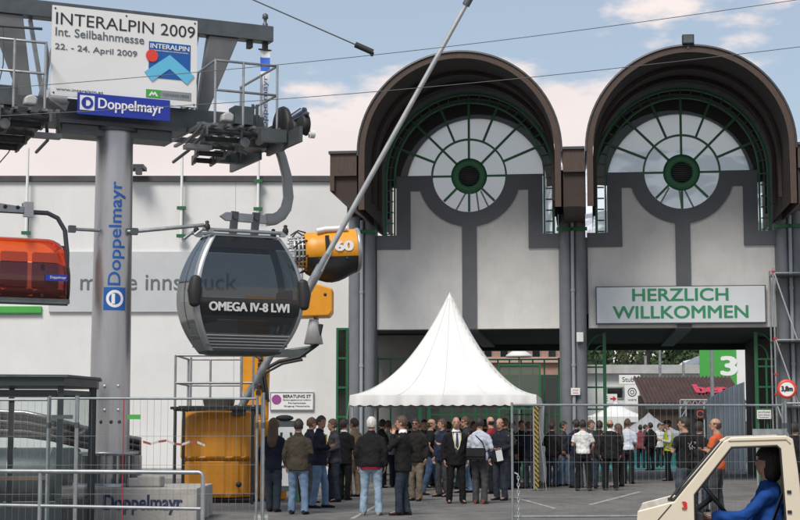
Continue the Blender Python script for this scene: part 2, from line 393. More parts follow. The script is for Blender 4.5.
# green glazed door strip at the hall's right end
x0 = hp(336, 400)[0] - xl; x1 = hp(348, 400)[0] - xl; z1 = hp(340, 328)[1]
dr = MB().box(x0, x1, -.02, .02, .05, z1).build('glazed_door', mat('dark_glass', (.012, .016, .014), .08, var=.05), hall)
mb = MB()
for xx in (x0, x1 - .07): mb.box(xx, xx + .07, -.05, -.022, .05, z1)
for k in range(6):
    zz = .05 + (z1 - .12) * k / 5; mb.box(x0 + .072, x1 - .072, -.048, -.022, zz, zz + .07)
mb.build('frame', green_paint, dr)
# sign band on the hall
x0, z0 = hp(49, 312); x1, z1 = hp(302, 252)
sg = thing('hall_sign', 'long light grey sign band lettered messe innsbruck across the white hall', 'sign', (x0, HY, z0))
MB().box(0, x1 - x0, -.09, -.003, 0, z1 - z0).build('panel', sign_grey, sg)
a = hp(81, 283); b = hp(237, 283)
text('lettering', 'messe innsbruck', grey_ink, sg, (a[0] + b[0]) / 2 - x0, -.10, hp(81, 282)[1] - z0, width=b[0] - a[0], depth=.012)
x0, z0 = hp(-40, 313.5); x1, z1 = hp(42, 306.5)
gb = thing('green_sign_board', 'narrow bright green board low on the hall wall under the orange chair', 'board', (x0, HY, z0))
MB().box(0, x1 - x0, -.08, -.003, 0, z1 - z0).build('panel', bright_green, gb); MB().box(0, x1 - x0, -.10, -.081, -.03, 0.02).build('edge', green_paint, gb)
for px, yt, yb, nm in ((26, 148, 236, 'left of the lift tower behind the orange chair'), (181, 153, 239, 'between the lift tower and the gondola'), (258, 150, 212, 'directly above the gondola roof')):
    x, zb = hp(px, yb, HY - .25); zt = hp(px, yt, HY - .25)[1]
    fp = thing('flag_pole', 'slim white flag pole, ' + nm, 'flag pole', (x, HY - .25, zb), group='flag poles on the hall wall')
    MB().tube([(0, 0, 0), (0, 0, zt - zb)], [.055, .04], 8).build('pole', sign_white, fp)
    for zz in (.05, .95):
        MB().box(-.14, .14, -.07, .07, zz, zz + .1).box(-.04, .04, .07, .247, zz + .02, zz + .08).build('bracket', green_paint, fp)
    for q in (-.06, .03): MB().box(q, q + .03, .075, .10, .06, 1.0).build('rail', green_paint, fp)
# counselling sign on the hall wall
x0, z0 = hp(271, 409.5); x1, z1 = hp(313, 393)
ws = thing('notice_sign', 'small white wall sign with a purple dot above the waiting people', 'sign', (x0, HY, z0)); W, H = x1 - x0, z1 - z0
MB().box(0, W, -.06, -.003, 0, H).build('panel', sign_white, ws); MB().lathe([(.001, 0), (H * .29, 0), (H * .29, .012), (.001, .012)], 24, 'y', (W * .11 + .03, -.061, H * .6), sm=False).build('dot', purple, ws)
text('lettering', 'BERATUNG ST', ink, ws, W * .62, -.066, H * .8, width=W * .66, height=H * .18, bold=.01)
for k, (s, ww) in enumerate((('Beratungszentrum anfahrt', .66), ('Parkplaetze', .42), ('Eingang Messehalle', .6))):
    text('small_lettering', s, grey_ink, ws, W * .62, -.066, H * (.57 - .19 * k), width=W * ww, height=H * .11)
MB().box(-.03, 0, -.07, -.002, -.03, H + .03).box(W, W + .03, -.07, -.002, -.03, H + .03).box(0, W, -.07, -.002, -.03, 0).box(0, W, -.07, -.002, H, H + .03).build('frame', steel, ws)

# ------------------------------------------------------------------ gatehouse with two barrel vaults
G = Frame(((362 - 400) / F * 48, 48, 0), -6.5)
gate = thing('gatehouse', 'tall entrance gatehouse with two brown barrel vaults over green wheel windows', 'building', G.O, R(-6.5))
PITCH = 6.30; CX = [3.24, 9.55]; ZS = 9.14; COLX = [0.02, 6.30, 12.60]
ZB = G.inv(460, 329, 0)[1]
RO, RI = 2.80, 2.62
FR, BK = -4.0, 2.6
def vault_arc(cx, r, y, z0, n=40, zc=None):
    zc = zc or ZS + .06
    return [(cx - r, y, z0)] + [(cx + r * math.cos(PI - PI * i / n), y, zc + r * math.sin(PI - PI * i / n)) for i in range(n + 1)] + [(cx + r, y, z0)]
ZLEG = 7.62
for k, cx in enumerate(CX):
    # shell: outer skin, inner skin, front rim
    a = vault_arc(cx, RO, FR, ZLEG + .0); b = vault_arc(cx, RI, FR, ZLEG); n = len(a)
    bk = lambda ring: [(p[0], BK, p[2]) for p in ring]
    dz = lambda ring: [(p[0], p[1], p[2]) for p in ring]
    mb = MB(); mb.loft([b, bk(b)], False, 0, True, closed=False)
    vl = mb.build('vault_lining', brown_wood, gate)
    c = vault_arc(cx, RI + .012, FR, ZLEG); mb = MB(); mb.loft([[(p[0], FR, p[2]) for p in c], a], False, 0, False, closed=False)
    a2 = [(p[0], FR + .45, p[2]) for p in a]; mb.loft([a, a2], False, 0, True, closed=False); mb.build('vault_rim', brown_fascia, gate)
    o1 = vault_arc(cx, RO + .05, FR - .04, ZS); o0 = vault_arc(cx, RO + .004, FR - .04, ZS); o2 = [(p[0], BK, p[2]) for p in o1]
    mb = MB(); mb.loft([o0, o1, o2], False, 0, True, closed=False); mb.build('vault_roof', roof_sheet, gate)
    # narrow ribs inside the vault
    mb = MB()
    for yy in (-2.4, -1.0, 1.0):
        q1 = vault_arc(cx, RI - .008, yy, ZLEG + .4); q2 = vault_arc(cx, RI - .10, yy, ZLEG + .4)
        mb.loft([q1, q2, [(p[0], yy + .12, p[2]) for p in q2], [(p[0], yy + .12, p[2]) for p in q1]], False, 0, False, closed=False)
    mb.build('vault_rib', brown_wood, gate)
    # back wall of the vault with its own arched light opening
    rb = 2.22; pts = []
    nn = 32
    inner = [(cx + .06 + rb * math.cos(PI - PI * i / nn), ZS + .02 + rb * math.sin(PI - PI * i / nn)) for i in range(nn + 1)]
    outer = [(cx + 2.61 * math.cos(PI - PI * i / nn), ZS + .06 + 2.61 * math.sin(PI - PI * i / nn)) for i in range(nn + 1)]
    mb = MB(); ring = lambda y: ([(p[0], y, p[1]) for p in inner], [(p[0], y, p[1]) for p in outer])
    i0, p0 = ring(2.35); i1, p1 = ring(2.55)
    mb.loft([p0, i0, i1, p1], False, 0, False, closed=False); mb.build('back_arch', dark_in, gate)
    MB().add([(p[0], 2.45, p[1]) for p in inner] + [(cx + 2.5, 2.45, 5.2), (cx - 2.4, 2.45, 5.2)], [tuple(range(nn + 3))]).build('back_pane', glassmat('milk_glass', (.80, .84, .84), .22, .3, 1.3, (.80, .84, .84), True), gate)
    mb = MB()
    for dxx, dzz in ((-1.2, -1.8), (1.0, -1.8), (.3, -2)): mb.bar((cx + dxx, 2.38, ZS + dzz), (cx + dxx * .2, 2.38, ZS - .1), .05, .05)
    mb.build('back_strut', steel, gate)
    # stucco panel with the keyhole for the wheel window
    rin, rout, sw, vo, vi, bh = 1.095, 1.53, .216, 2.20, 1.77, .43
    fl1, fl0 = 1.774, 2.2; wl = PITCH / 2 - .36
    na = 24
    lo = [(cx + rin * math.cos(-PI * i / na), ZS + rin * math.sin(-PI * i / na)) for i in range(na + 1)]
    poly = [(cx - wl, ZB), (cx + wl, ZB), (cx + wl, ZS - fl1 - .1), (cx + vo - .02, ZS - fl1 - .1), (cx + vo - .02, ZS - .01)] + [(p[0], p[1] - .01) for p in lo] + [(cx - vo + .02, ZS - .01), (cx - vo + .02, ZS - fl1 - .1), (cx - wl, ZS - fl1 - .1)]
    # keep the keyhole edge just inside the trim
    poly = [(x_, z_) if not (i >= 5 and i < 5 + na + 1) else (cx + (x_ - cx) * 1.03, ZS + (z_ - ZS) * 1.03) for i, (x_, z_) in enumerate(poly)]
    MB().prism(poly, 0, .4).build('stucco_panel', stucco, gate)
    aS = math.asin(bh / rout); xo = rout * math.cos(aS)
    arcR = [(cx + rout * math.cos(t), ZS + rout * math.sin(t)) for t in [-aS - (PI / 2 - aS - math.asin(sw / rout)) * i / 14 for i in range(15)]]
    rhs = [(cx + vo, ZS), (cx + vo, ZS - fl1), (cx + wl + .02, ZS - fl1), (cx + wl + .02, ZS - fl0), (cx + vi, ZS - fl0), (cx + vi, ZS - bh)] + arcR + [(cx + sw, ZB + .002)]
    lhs = [(2 * cx - x_, z_) for x_, z_ in reversed(rhs)]
    trim = rhs + lhs + list(reversed(lo))
    MB().prism(trim, -.07, .002 - .004).build('trim_band', trim_grey, gate)
    # wheel window
    win = MB(); yy = -.06; dd = .09
    win.arc(cx, ZS, 2.52, 0, PI, yy, .075, dd, 40); win.arc(cx, ZS, 2.25, 0, PI, yy + .006, .05, dd - .012, 40); win.arc(cx, ZS, rin + .02, 0, PI, yy, .055, dd, 30)
    win = win.build('window', green_paint, gate)
    mb = MB(); yb_ = -.045; yf = .02
    def spoke(a, r0, r1, wd): mb.bar((cx + r0 * math.cos(a), -.012, ZS + r0 * math.sin(a)), (cx + r1 * math.cos(a), -.012, ZS + r1 * math.sin(a)), wd, .06, up=(0, 1, 0))
    for q in range(1, 8): spoke(PI * q / 8, rin + .03 if q % 2 else .53, 2.22, .07)
    spoke(0, .53, 2.22, .06); spoke(PI, .53, 2.22, .06)
    for q in (5, 6, 7): spoke(PI * q / 4 , .53, rin - .02, .07)
    for q in range(1, 24): spoke(PI * q / 24, 2.275, 2.485, .03)
    mb.build('glazing_bar', green_paint, win)
    for sg_ in (-1, 1):
        mb = MB()
        for xx, ww in ((2.52, .075), (2.25, .05)): mb.box(cx + sg_ * xx - ww / 2, cx + sg_ * xx + ww / 2, yy, yy + dd, ZS - fl1 + .012, ZS - .002)
        for q in range(6):
            zz = ZS - .1 - q * .33; mb.box(cx + sg_ * 2.29, cx + sg_ * 2.48, yy + .01, yy + dd - .01, zz, zz + .035)
        mb.build('side_lattice', green_paint, win)
    gp = [(cx + 2.5 * math.cos(PI * i / 32), 0.03, ZS + 2.5 * math.sin(PI * i / 32)) for i in range(33)]
    gp += [(cx - 2.5, .03, ZS - fl1), (cx - 2.21, .03, ZS - fl1), (cx - 2.21, .03, ZS)] + [(cx + 1.1 * math.cos(PI + PI * i / 20), .03, ZS + 1.1 * math.sin(PI + PI * i / 20)) for i in range(21)] + [(cx + 2.21, .03, ZS), (cx + 2.21, .03, ZS - fl1), (cx + 2.5, .03, ZS - fl1)]
    MB().add(gp, [tuple(range(len(gp)))]).build('pane', glassmat('window_glass', (.88, .90, .90), .93, .02, 1.35, (.3, .32, .32)), win)
    ds = MB(); ds.lathe([(.30, -.02), (.30, .09), (.34, .11), (.50, .11), (.54, .08), (.54, -.02)], 36, 'y', (cx, .04, ZS)); hub = ds.build('hub_disc', green_paint, win)
    mb = MB(); mb.lathe([(.001, 0), (.30, 0), (.30, .02), (.001, .02)], 28, 'y', (cx, .04, ZS)); v = mb.build('vent', black_rub, win)
    mb = MB()
    for q in range(-4, 5):
        zz = q * .06; hw = math.sqrt(max(.0, .29 ** 2 - zz ** 2)); mb.bar((cx - hw, -.02, ZS + zz), (cx + hw, -.02, ZS + zz), .05, .012)
    mb.build('louvre', roof_sheet, win)
# valley / eaves boxes of brown boards between and beside the vaults
def eaves(x0, x1, side):
    zt = ZS + .06; zb = ZS - .98; zi = ZLEG
    # front frame with a dark recess
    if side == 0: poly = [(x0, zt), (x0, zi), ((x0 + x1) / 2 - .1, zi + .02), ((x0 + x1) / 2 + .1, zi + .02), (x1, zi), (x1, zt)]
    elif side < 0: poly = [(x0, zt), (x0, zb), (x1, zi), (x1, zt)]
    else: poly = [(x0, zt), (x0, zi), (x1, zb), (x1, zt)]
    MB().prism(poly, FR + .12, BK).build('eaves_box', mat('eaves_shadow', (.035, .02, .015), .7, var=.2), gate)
    mb = MB(); mb.box(x0, x1, FR + .01, FR + .118, zt - .62, zt)
    if side < 0: mb.box(x0, x0 + .12, FR + .01, FR + .118, zb, zt - .622)
    if side > 0: mb.box(x1 - .12, x1, FR + .01, FR + .118, zb, zt - .622)
    mb.build('eaves_fascia', brown_fascia, gate)
    MB().box(x0 - (.04 if side < 0 else 0), x1 + (.04 if side > 0 else 0), FR - .05, BK, zt + .003, zt + .075).build('eaves_flashing', roof_sheet, gate)
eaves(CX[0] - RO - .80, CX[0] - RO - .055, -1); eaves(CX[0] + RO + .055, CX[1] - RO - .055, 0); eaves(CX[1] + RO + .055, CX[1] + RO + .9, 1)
# column clusters
for x in COLX:
    mb = MB(); mb.box(x - .40, x + .40, -.02, .45, 0, 8.0)
    mb.lathe([(.19, 0), (.19, 7.9)], 20, 'z', (x - .19, -.14, 0)); mb.lathe([(.19, 0), (.19, 7.9)], 20, 'z', (x + .21, -.14, 0))
    c = mb.build('column', col_grey, gate)
    mb = MB(); mb.tube([(0, 0, .3), (0, 0, 7.8)], .055, 10)
    for zz in (1.2, 3.4, 5.6, 7.4): mb.tube([(0, 0, zz), (0, 0, zz + .08)], .068, 10)
    mb.build('drain_pipe', mat('pipe_grey', (.30, .33, .36), .4, var=.08), c, loc=(x + .01, -.33, 0))
    mb = MB()
    for s_ in (-1, 1):
        mb.box(x + s_ * .2 - .25, x + s_ * .2 + .25, -.42, -.33, 7.40, 7.50)
    mb.build('bracket', green_paint, c)
    MB().box(x - .42, x + .42, -.45, .5, 8.003, 9.2).build('column_top_shade', dark_in, gate)  # near-black block: the shadow under the valley boxes put into its colour
# passage: soffit, downstand, side wall, inner piers
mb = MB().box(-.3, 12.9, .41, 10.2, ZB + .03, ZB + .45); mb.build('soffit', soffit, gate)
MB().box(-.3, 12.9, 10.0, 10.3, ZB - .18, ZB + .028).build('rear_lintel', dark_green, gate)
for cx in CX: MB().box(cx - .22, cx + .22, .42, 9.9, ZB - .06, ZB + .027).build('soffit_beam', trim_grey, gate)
x0, z0 = G.inv(372, 358, 3.0); x1 = G.inv(425, 358, 3.0)[0]
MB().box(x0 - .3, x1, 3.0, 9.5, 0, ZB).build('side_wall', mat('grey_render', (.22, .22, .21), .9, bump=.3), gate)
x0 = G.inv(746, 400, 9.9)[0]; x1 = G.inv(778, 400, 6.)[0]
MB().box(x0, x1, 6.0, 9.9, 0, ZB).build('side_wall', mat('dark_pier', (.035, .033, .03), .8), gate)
MB().box(-.3, 12.9, 2.56, 2.9, ZB + .452, ZS - 1.6).build('rear_wall', white_wall, gate)
# floodlight on top of the right vault
x, z = G.inv(688, 40, FR)
fl = thing('floodlight', 'dark square floodlight perched on the crown of the right vault', 'floodlight', G.world(x, FR, z - .12), R(-6.5))
MB().box(-.16, .16, -.1, .12, 0, .26).build('housing', black_rub, fl, bevel=.01); MB().box(-.13, .13, -.108, -.101, .03, .23).build('lens', steel_dark, fl); MB().box(-.03, .03, -.02, .05, -.12, 0.0).build('bracket', steel_dark, fl)
# HERZLICH WILLKOMMEN sign
x0, z0 = G.inv(597, 323.5, -.15); x1, z1 = G.inv(764.5, 286, -.15)
hs = thing('welcome_sign', 'wide pale sign reading HERZLICH WILLKOMMEN in green under the right vault', 'sign', G.world(x0, -.08, z0), R(-6.5)); W, H = x1 - x0, z1 - z0
MB().box(0, W, -.13, 0, 0, H).build('panel', mat('sign_pale', (.60, .645, .66), .4, var=.03), hs, bevel=.012)
MB().box(-.03, W + .03, -.10, -.002, -.03, -.002).box(-.03, W + .03, -.10, -.002, H + .002, H + .03).box(-.032, -.002, -.1, -.002, -.03, H + .03).box(W + .002, W + .032, -.1, -.002, -.03, H + .03).build('frame', steel_dark, hs)
a, b = G.inv(632.5, 295, -.2), G.inv(728, 295, -.2); text('lettering', 'HERZLICH', green_ink, hs, (a[0] + b[0]) / 2 - x0, -.137, a[1] - z0, width=b[0] - a[0], height=.36, bold=.014)
a, b = G.inv(613, 312.5, -.2), G.inv(748, 312.5, -.2); text('lettering', 'WILLKOMMEN', green_ink, hs, (a[0] + b[0]) / 2 - x0, -.137, a[1] - z0, width=b[0] - a[0], height=.36, bold=.014)

# ------------------------------------------------------------------ green gates
def lattice(name, label, x0, x1, y, zt, xs, zs, w=.05, quarter=0, grp=None, rotg=0):
    t = thing(name, label, 'gate', G.world(x0, y, 0), R(-6.5 + rotg), grp); W = x1 - x0
    for q in (0, W): MB().box(q - .05, q + .05, -.05, .05, 0.02, zt if not quarter else (zt if (q > 0) == (quarter > 0) else zt - .75)).build('post', green_paint, t)
    mb = MB()
    for xx in xs: mb.box(xx - w / 2, xx + w / 2, -w / 2, w / 2, .15, (zt if not quarter else zt - .8) - .03)
    for zz in zs: mb.box(.052, W - .052, -w / 2 - .004, w / 2 + .004, zz - w / 2, zz + w / 2)
    mb.build('bars', green_paint, t)
    if quarter:
        mb = MB(); zc = zt - .78
        for rr, ww in ((W - .05, .055), (W * .5, .045)):
            c = W - .05 if quarter > 0 else .05
            a0, a1 = (PI / 2, PI) if quarter > 0 else (0, PI / 2)
            pts = [(c + rr * math.cos(a0 + (a1 - a0) * i / 14), 0, zc + .74 * (rr / (W - .05)) * math.sin(a0 + (a1 - a0) * i / 14)) for i in range(15)]
            mb.tube(pts, ww / 2, 6)
        mb.build('quarter_arch', green_paint, t)
    return t
x0 = G.inv(586, 400, .5)[0]; x1 = G.inv(605, 400, .5)[0]; zt = G.inv(605, 333, .5)[1]
lattice('passage_gate', 'green metal gate leaf with quarter arch left of the right passage', x0, x1, .5, zt, [(x1 - x0) * .55], [.2, .85, 1.5, 2.15, 2.8, 3.4, zt - .8], quarter=1)
x0 = G.inv(757, 400, .5)[0]; x1 = G.inv(777, 400, .5)[0]
lattice('passage_gate', 'green metal gate leaf with quarter arch beside the scaffold tower', x0, x1, .5, zt, [(x1 - x0) * .5], [.2, .85, 1.5, 2.15, 2.8, 3.4, zt - .8], quarter=-1)
x0 = G.inv(429, 400, 1.)[0]; x1 = G.inv(560, 400, 1.)[0]; zt = G.inv(500, 358, 1.)[1]; W = x1 - x0
lattice('barred_gate', 'wide green barred gate filling the left passage behind the white tent', x0, x1, 1., zt, [.35 * k for k in range(1, int(W / .35))], [.2, 1.1, 2.0, zt - .6, zt - .05], w=.045)
x0 = G.inv(377, 400, .9)[0]; x1 = G.inv(420, 400, .9)[0]; zt = G.inv(400, 357, .9)[1]
lattice('barred_gate', 'narrow green barred gate by the grey wall left of the white tent', x0, x1, .9, zt, [.42, .84], [.2, .9, 1.6, 2.3, zt - .06], w=.05)
# open pale mesh leaf leaning in front of the left passage's gate
x0 = G.inv(498, 400, .3)[0]; x1 = G.inv(541, 400, .3)[0]; z0 = 2.2; z1 = G.inv(520, 364, .3)[1]
t = thing('mesh_gate', 'green framed mesh panel standing behind the right slope of the tent', 'panel', G.world(x0, .3, 0), R(-6.5)); W = x1 - x0
MB().box(W - .06, W, -.03, .03, 0.01, z1).box(0, .06, -.03, .03, 0.01, z1).box(.062, W - .062, -.03, .03, z1 - .06, z1).box(.062, W - .062, -.03, .03, z0 - .06, z0).build('frame', green_paint, t)
MB().box(.062, W - .062, -.004, .004, z0 + .002, z1 - .062).build('mesh_sheet', glassmat('net', (.55, .6, .55), .7, .4, 1.1, (.25, .3, .25)), t)

# small fittings on the columns
def plate(name, label, cat, px0, py0, px1, py1, c, m, fr, s=None, im=ink):
    x0, z0 = G.inv(px0, py1, c); x1, z1 = G.inv(px1, py0, c); W, H = x1 - x0, z1 - z0
    t = thing(name, label, cat, G.world(x0, c, z0), R(-6.5)); MB().box(0, W, -.02, 0, 0, H).build('plate', m, t)
    if s:
        for k, (q, ww, hh, zz) in enumerate(s): text('lettering', q, im, t, W / 2, -.024, H * zz, width=W * ww, height=H * hh, depth=.002)
    return t
plate('notice', 'small white paper notice stuck on the middle grey column', 'notice', 571, 388, 580, 395, -.41, sign_white, 0, [('STOP', .6, .25, .65), ('tickets', .6, .2, .3)], red_ink)
plate('gate_notice', 'white printed notice hung on the green gate near the scaffold', 'notice', 757, 410, 771, 419, .38, sign_white, 0, [('ACHTUNG', .8, .2, .75), ('Zufahrt freihalten', .8, .14, .45), ('Feuerwehr', .7, .14, .2)])
x, z = G.inv(580, 337, -.40); t = thing('junction_box', 'little cream box lamp fixed high on the middle grey column', 'lamp', G.world(x, -.36, z), R(-6.5))
MB().box(-.1, .1, -.16, 0, -.15, .13).build('housing', sign_white, t, bevel=.015); MB().box(-.05, .05, -.1, -.02, -.20, -.152).build('socket', steel_dark, t)

# ------------------------------------------------------------------ white pagoda tent
T0 = ground(442, 490); TY = 44.0
tw = 4.85; tcx = (451 - 400) / F * TY - .03
TF = Frame((tcx, TY, 0), -6.5)
tent = thing('pagoda_tent', 'white pagoda tent with a tall pointed roof over the crowd', 'tent', TF.O, R(-6.5))
zp = at(451, 292, TY).z; ze = at(442, 395.5, TY - tw / 2).z
n = 40; hw = tw / 2; vs = []; fs = []
for i in range(n + 1):
    for j in range(n + 1):
        u = -1 + 2 * i / n; v = -1 + 2 * j / n
        # concentrate towards the middle
        u = math.copysign(abs(u) ** 1.25, u); v = math.copysign(abs(v) ** 1.25, v)
        m_ = max(abs(u), abs(v)); t_ = 1 - m_
        rnd = 1 - .06 * (min(abs(u), abs(v)) / max(m_, 1e-6)) ** 4 * t_
        h = (.15 * t_ + .85 * t_ ** 2)
        sag = -.05 * math.sin(PI * min(1, max(0, t_ * 1.0))) * (1 - (min(abs(u), abs(v)) / max(m_, 1e-6)) ** 2)
        vs.append((u * hw * rnd, v * hw * rnd, ze + (zp - ze) * h + sag + .012 * math.sin(9 * u) * math.sin(7 * v) * m_))
for i in range(n):
    for j in range(n): fs.append((i * (n + 1) + j, (i + 1) * (n + 1) + j, (i + 1) * (n + 1) + j + 1, i * (n + 1) + j + 1))
MB().add(vs, fs, True).build('roof', tarp, tent)
# sewn seams up the roof and guy ropes
def roof_pt(u, v, o=.006):
    m_ = max(abs(u), abs(v)); t_ = 1 - m_; k = (min(abs(u), abs(v)) / max(m_, 1e-6)); rnd_ = 1 - .06 * k ** 4 * t_
    return (u * hw * rnd_, v * hw * rnd_, ze + (zp - ze) * (.15 * t_ + .85 * t_ ** 2) - .05 * math.sin(PI * t_) * (1 - k ** 2) + o)
for a, b in ((1, 1), (1, -1), (-1, 1), (-1, -1), (0, -1), (1, 0), (-1, 0), (0, 1), (-.5, -1), (.5, -1)):
    MB().tube([roof_pt(a * (1 - i / 30), b * (1 - i / 30)) for i in range(30)], .009, 5).build('seam', mat('seam_tape', (.66, .66, .63), .7), tent)
for sx in (-1, 1): MB().tube([(sx * hw, -hw, ze - .05), (sx * (hw + .25), -hw - .5, 0.02)], .006, 5).build('guy_rope', mat('rope', (.4, .38, .34), .8), tent)
mb = MB(); nn = 132
for side in range(4):
    a = PI / 2 * side; M_ = Matrix.Rotation(a, 4, 'Z'); top = []; bot = []; mid = []
    for i in range(nn + 1):
        u = -1 + 2 * i / nn; sc = .035 * abs(math.sin(u * PI * 9)); wv = .02 * math.sin(u * 23 + side) + .012 * math.sin(u * 51)
        top.append(M_ @ Vector((u * hw, -hw - .004, ze + .012))); mid.append(M_ @ Vector((u * hw * 1.002, -hw - .02 + wv * .4, ze - .12))); bot.append(M_ @ Vector((u * hw * 1.003, -hw - .02 + wv, ze - .235 - sc)))
    mb.loft([top, mid, bot], False, 0, True, closed=False)
mb.build('valance', tarp, tent, fix=False)
for sx in (-1, 1):
    for sy in (-1, 1):
        MB().box(sx * (hw - .06) - .035, sx * (hw - .06) + .035, sy * (hw - .06) - .035, sy * (hw - .06) + .035, 0, ze - .005).build('leg', silver, tent)
for y_ in (-hw + .03, hw - .07): MB().box(-hw + .1, hw - .1, y_, y_ + .04, ze - .22, ze - .14).build('eaves_rail', silver, tent)
# bundled side curtain and rear curtain sides
hz = thing('warning_post', 'post wrapped in black and yellow warning stripes at the tent corner', 'post', TF.world(hw + .0, -hw - .16, 0), R(-6.5))
MB().box(-.05, .05, -.05, .05, .03, ze - .28).build('wrapped_post', stripemat('hazard', (.012, .012, .012), (.36, .24, .01), 4.0, (0, R(40), 0)), hz); MB().box(-.12, .12, -.12, .12, 0, .03).build('base_plate', steel_dark, hz)
mb = MB(); rr = []
for i in range(13):
    a = PI * i / 12; rr.append((.15 * math.cos(a), .12 * math.sin(a)))
cu = []
for zz, s in ((.1, 1.2), (.8, 1.1), (1.5, .7), (2.1, .9), (2.25, 1.0)): cu.append((0.0, 0, zz, .16 * s, .12 * s))
MB().ell_rings(cu, 14).build('curtain', tarp, tent, loc=(hw - .05, hw - .25, 0))
# speed sign + scaffold tower at right
S0 = Frame(at(777, 428, 45.5) * Vector((1, 1, 0)) if False else (at(777, 428, 45.5).x, 45.5, 0), -6.5)
sc = thing('scaffold_tower', 'slim grey scaffold tower with diagonal braces in front of the right column', 'scaffold', S0.O, R(-6.5))
zs = [S0.inv(777, py, 0)[1] for py in (273, 340, 406)]
ztop_ = zs[0] + .15
for xx, yy in ((0, 0), (1.6, 0), (0, .9), (1.6, .9)):
    MB().tube([(xx, yy, 0.02), (xx, yy, ztop_)], .027, 8).build('standard', steel, sc)
for zz in zs + [1.0]:
    mb = MB(); mb.tube([(0, 0, zz), (1.6, 0, zz)], .024, 6); mb.tube([(0, .9, zz), (1.6, .9, zz)], .024, 6); mb.tube([(0, 0, zz - .01), (0, .9, zz - .01)], .024, 6); mb.tube([(1.6, 0, zz - .01), (1.6, .9, zz - .01)], .024, 6)
    mb.build('ledger', steel, sc)
mb = MB()
zz = zs + [.4]
for a, b in zip(zz[:-1], zz[1:]): mb.tube([(0.02, -.04, a), (.62, -.04, b)], .022, 6); mb.tube([(.62, .94, b), (1.58, .94, a)], .022, 6)
mb.build('brace', steel_pale, sc)
for zq in zs: MB().box(0.04, 1.56, .05, .85, zq - .06, zq - .03).build('deck', steel_dark, sc)
mb = MB(); 
for zq in (zs[0] + .02, zs[1] + .02, zs[2] + .3, zs[1] - 1.0): mb.box(-.045, .045, -.045, .045, zq, zq + .05)
mb.build('coupler', red_ink, sc)
x, z = S0.inv(787, 389, -.25)
sp = thing('round_sign', 'round white height limit sign with a red rim on the scaffold', 'sign', S0.world(x, -.22, z), R(-6.5))
rs_ = .265
MB().lathe([(.001, 0), (rs_, 0), (rs_, .02), (.001, .02)], 32, 'y', sm=False).build('disc', sign_white, sp); MB().lathe([(rs_ * .76, .0), (rs_ * 1.02, 0), (rs_ * 1.02, .03), (rs_ * .76, .03)][0:4], 32, 'y', caps=False).build('rim', red_logo, sp)
text('lettering', '3,8m', ink, sp, 0, -.026, 0, width=rs_ * 1.15, height=rs_ * .6, bold=.03)
MB().box(-.03, .03, .002, .2, -.03, .03).build('clamp', steel_dark, sp)
x0 = S0.inv(752, 434, -.1)[0]; x1 = S0.inv(786, 434, -.1)[0]; z0 = S0.inv(752, 435, -.1)[1]; z1 = S0.inv(752, 429, -.1)[1]
br = thing('barrier_plank', 'short grey barrier plank on two legs in front of the right gate leaf', 'barrier', S0.world(x0, -.2, 0), R(-6.5)); MB().box(0, x1 - x0, -.03, .03, z0, z1).build('plank', steel, br)
for q in (.12, x1 - x0 - .12): MB().bar((q, 0, 0.0), (q, 0, z0 - .002), .05, .05).build('leg', steel, br)
# ------------------------------------------------------------------ lift tower
L = Frame(((111 - 400) / F * 28.5, 28.5, 0), 25)
tower = thing('lift_tower', 'big grey ropeway tower with cross arm, catwalks and rollers', 'lift tower', L.O, R(25))
BZ = .58
mb = MB(); mb.lathe([(.355, BZ + .05), (.35, 3), (.325, 6.95)], 48, 'z'); mast = mb.build('mast', tower_metal, tower)
mb = MB(); mb.lathe([(.62, BZ + .002), (.62, BZ + .06), (.37, BZ + .062)], 40, 'z', caps=False)
mb.lathe([(.40, BZ + .55), (.52, BZ + .551), (.52, BZ + .60), (.36, BZ + .601)], 40, 'z', caps=False)
for q in range(16):
    a = 2 * PI * q / 16; mb.bar((.36 * math.cos(a), .36 * math.sin(a), BZ + .30), (.58 * math.cos(a), .58 * math.sin(a), BZ + .30), .025, .47)
mb.build('base_flange', tower_metal, mast)
mb = MB()
for q in range(24):
    a = 2 * PI * (q + .5) / 24; c = (.55 * math.cos(a), .55 * math.sin(a), BZ + .06); mb.lathe([(.022, 0), (.022, .07), (.012, .09)], 6, 'z', c)
mb.build('anchor_bolt', steel_dark, mast)
mb = MB()   # door studs and holes on the mast
for px, py in ((105, 386), (118, 386), (105, 410), (118, 410)):
    x, z = L.inv(px, py, -.33); a = math.asin(max(-.98, min(.98, x / .352))); MB().ell((.355 * math.sin(a), -.355 * math.cos(a), z), (.028, .028, .028), 8, 0, 6).build('stud', steel_pale, mast)
mb = MB()
for px in (102, 111, 119):
    x, z = L.inv(px, 422, -.33); a = math.asin(max(-.98, min(.98, x / .352))); MB().ell((.347 * math.sin(a), -.347 * math.cos(a), z), (.036, .02, .036), 10, 0, 6).build('socket', black_rub, mast)
# lettering wrapped on the mast
A0 = R(-10)
def mast_text(s, zmid, length, hgt, m, off=0, nm='lettering'):
    def bend(c):     # c.x runs up the mast, c.y is across
        u = -(c.y + off) ; a = u / .35 + A0 + R(4); r = .343 - .004 * (zmid - 4) / 3 + c.z * .4 + .004
        return Vector((r * math.sin(a), -r * math.cos(a), zmid + c.x))
    o = text(nm, s, m, mast, 0, 0, 0, width=length, height=hgt, bold=.007, depth=.004, bend=bend); o.rotation_euler = (0, 0, 0)
z0 = L.inv(113, 285, -.35)[1]; z1 = L.inv(113, 181, -.35)[1]; 
mast_text('Doppelmayr', (z0 + z1) / 2, z1 - z0, .30, blue_logo, -.02)
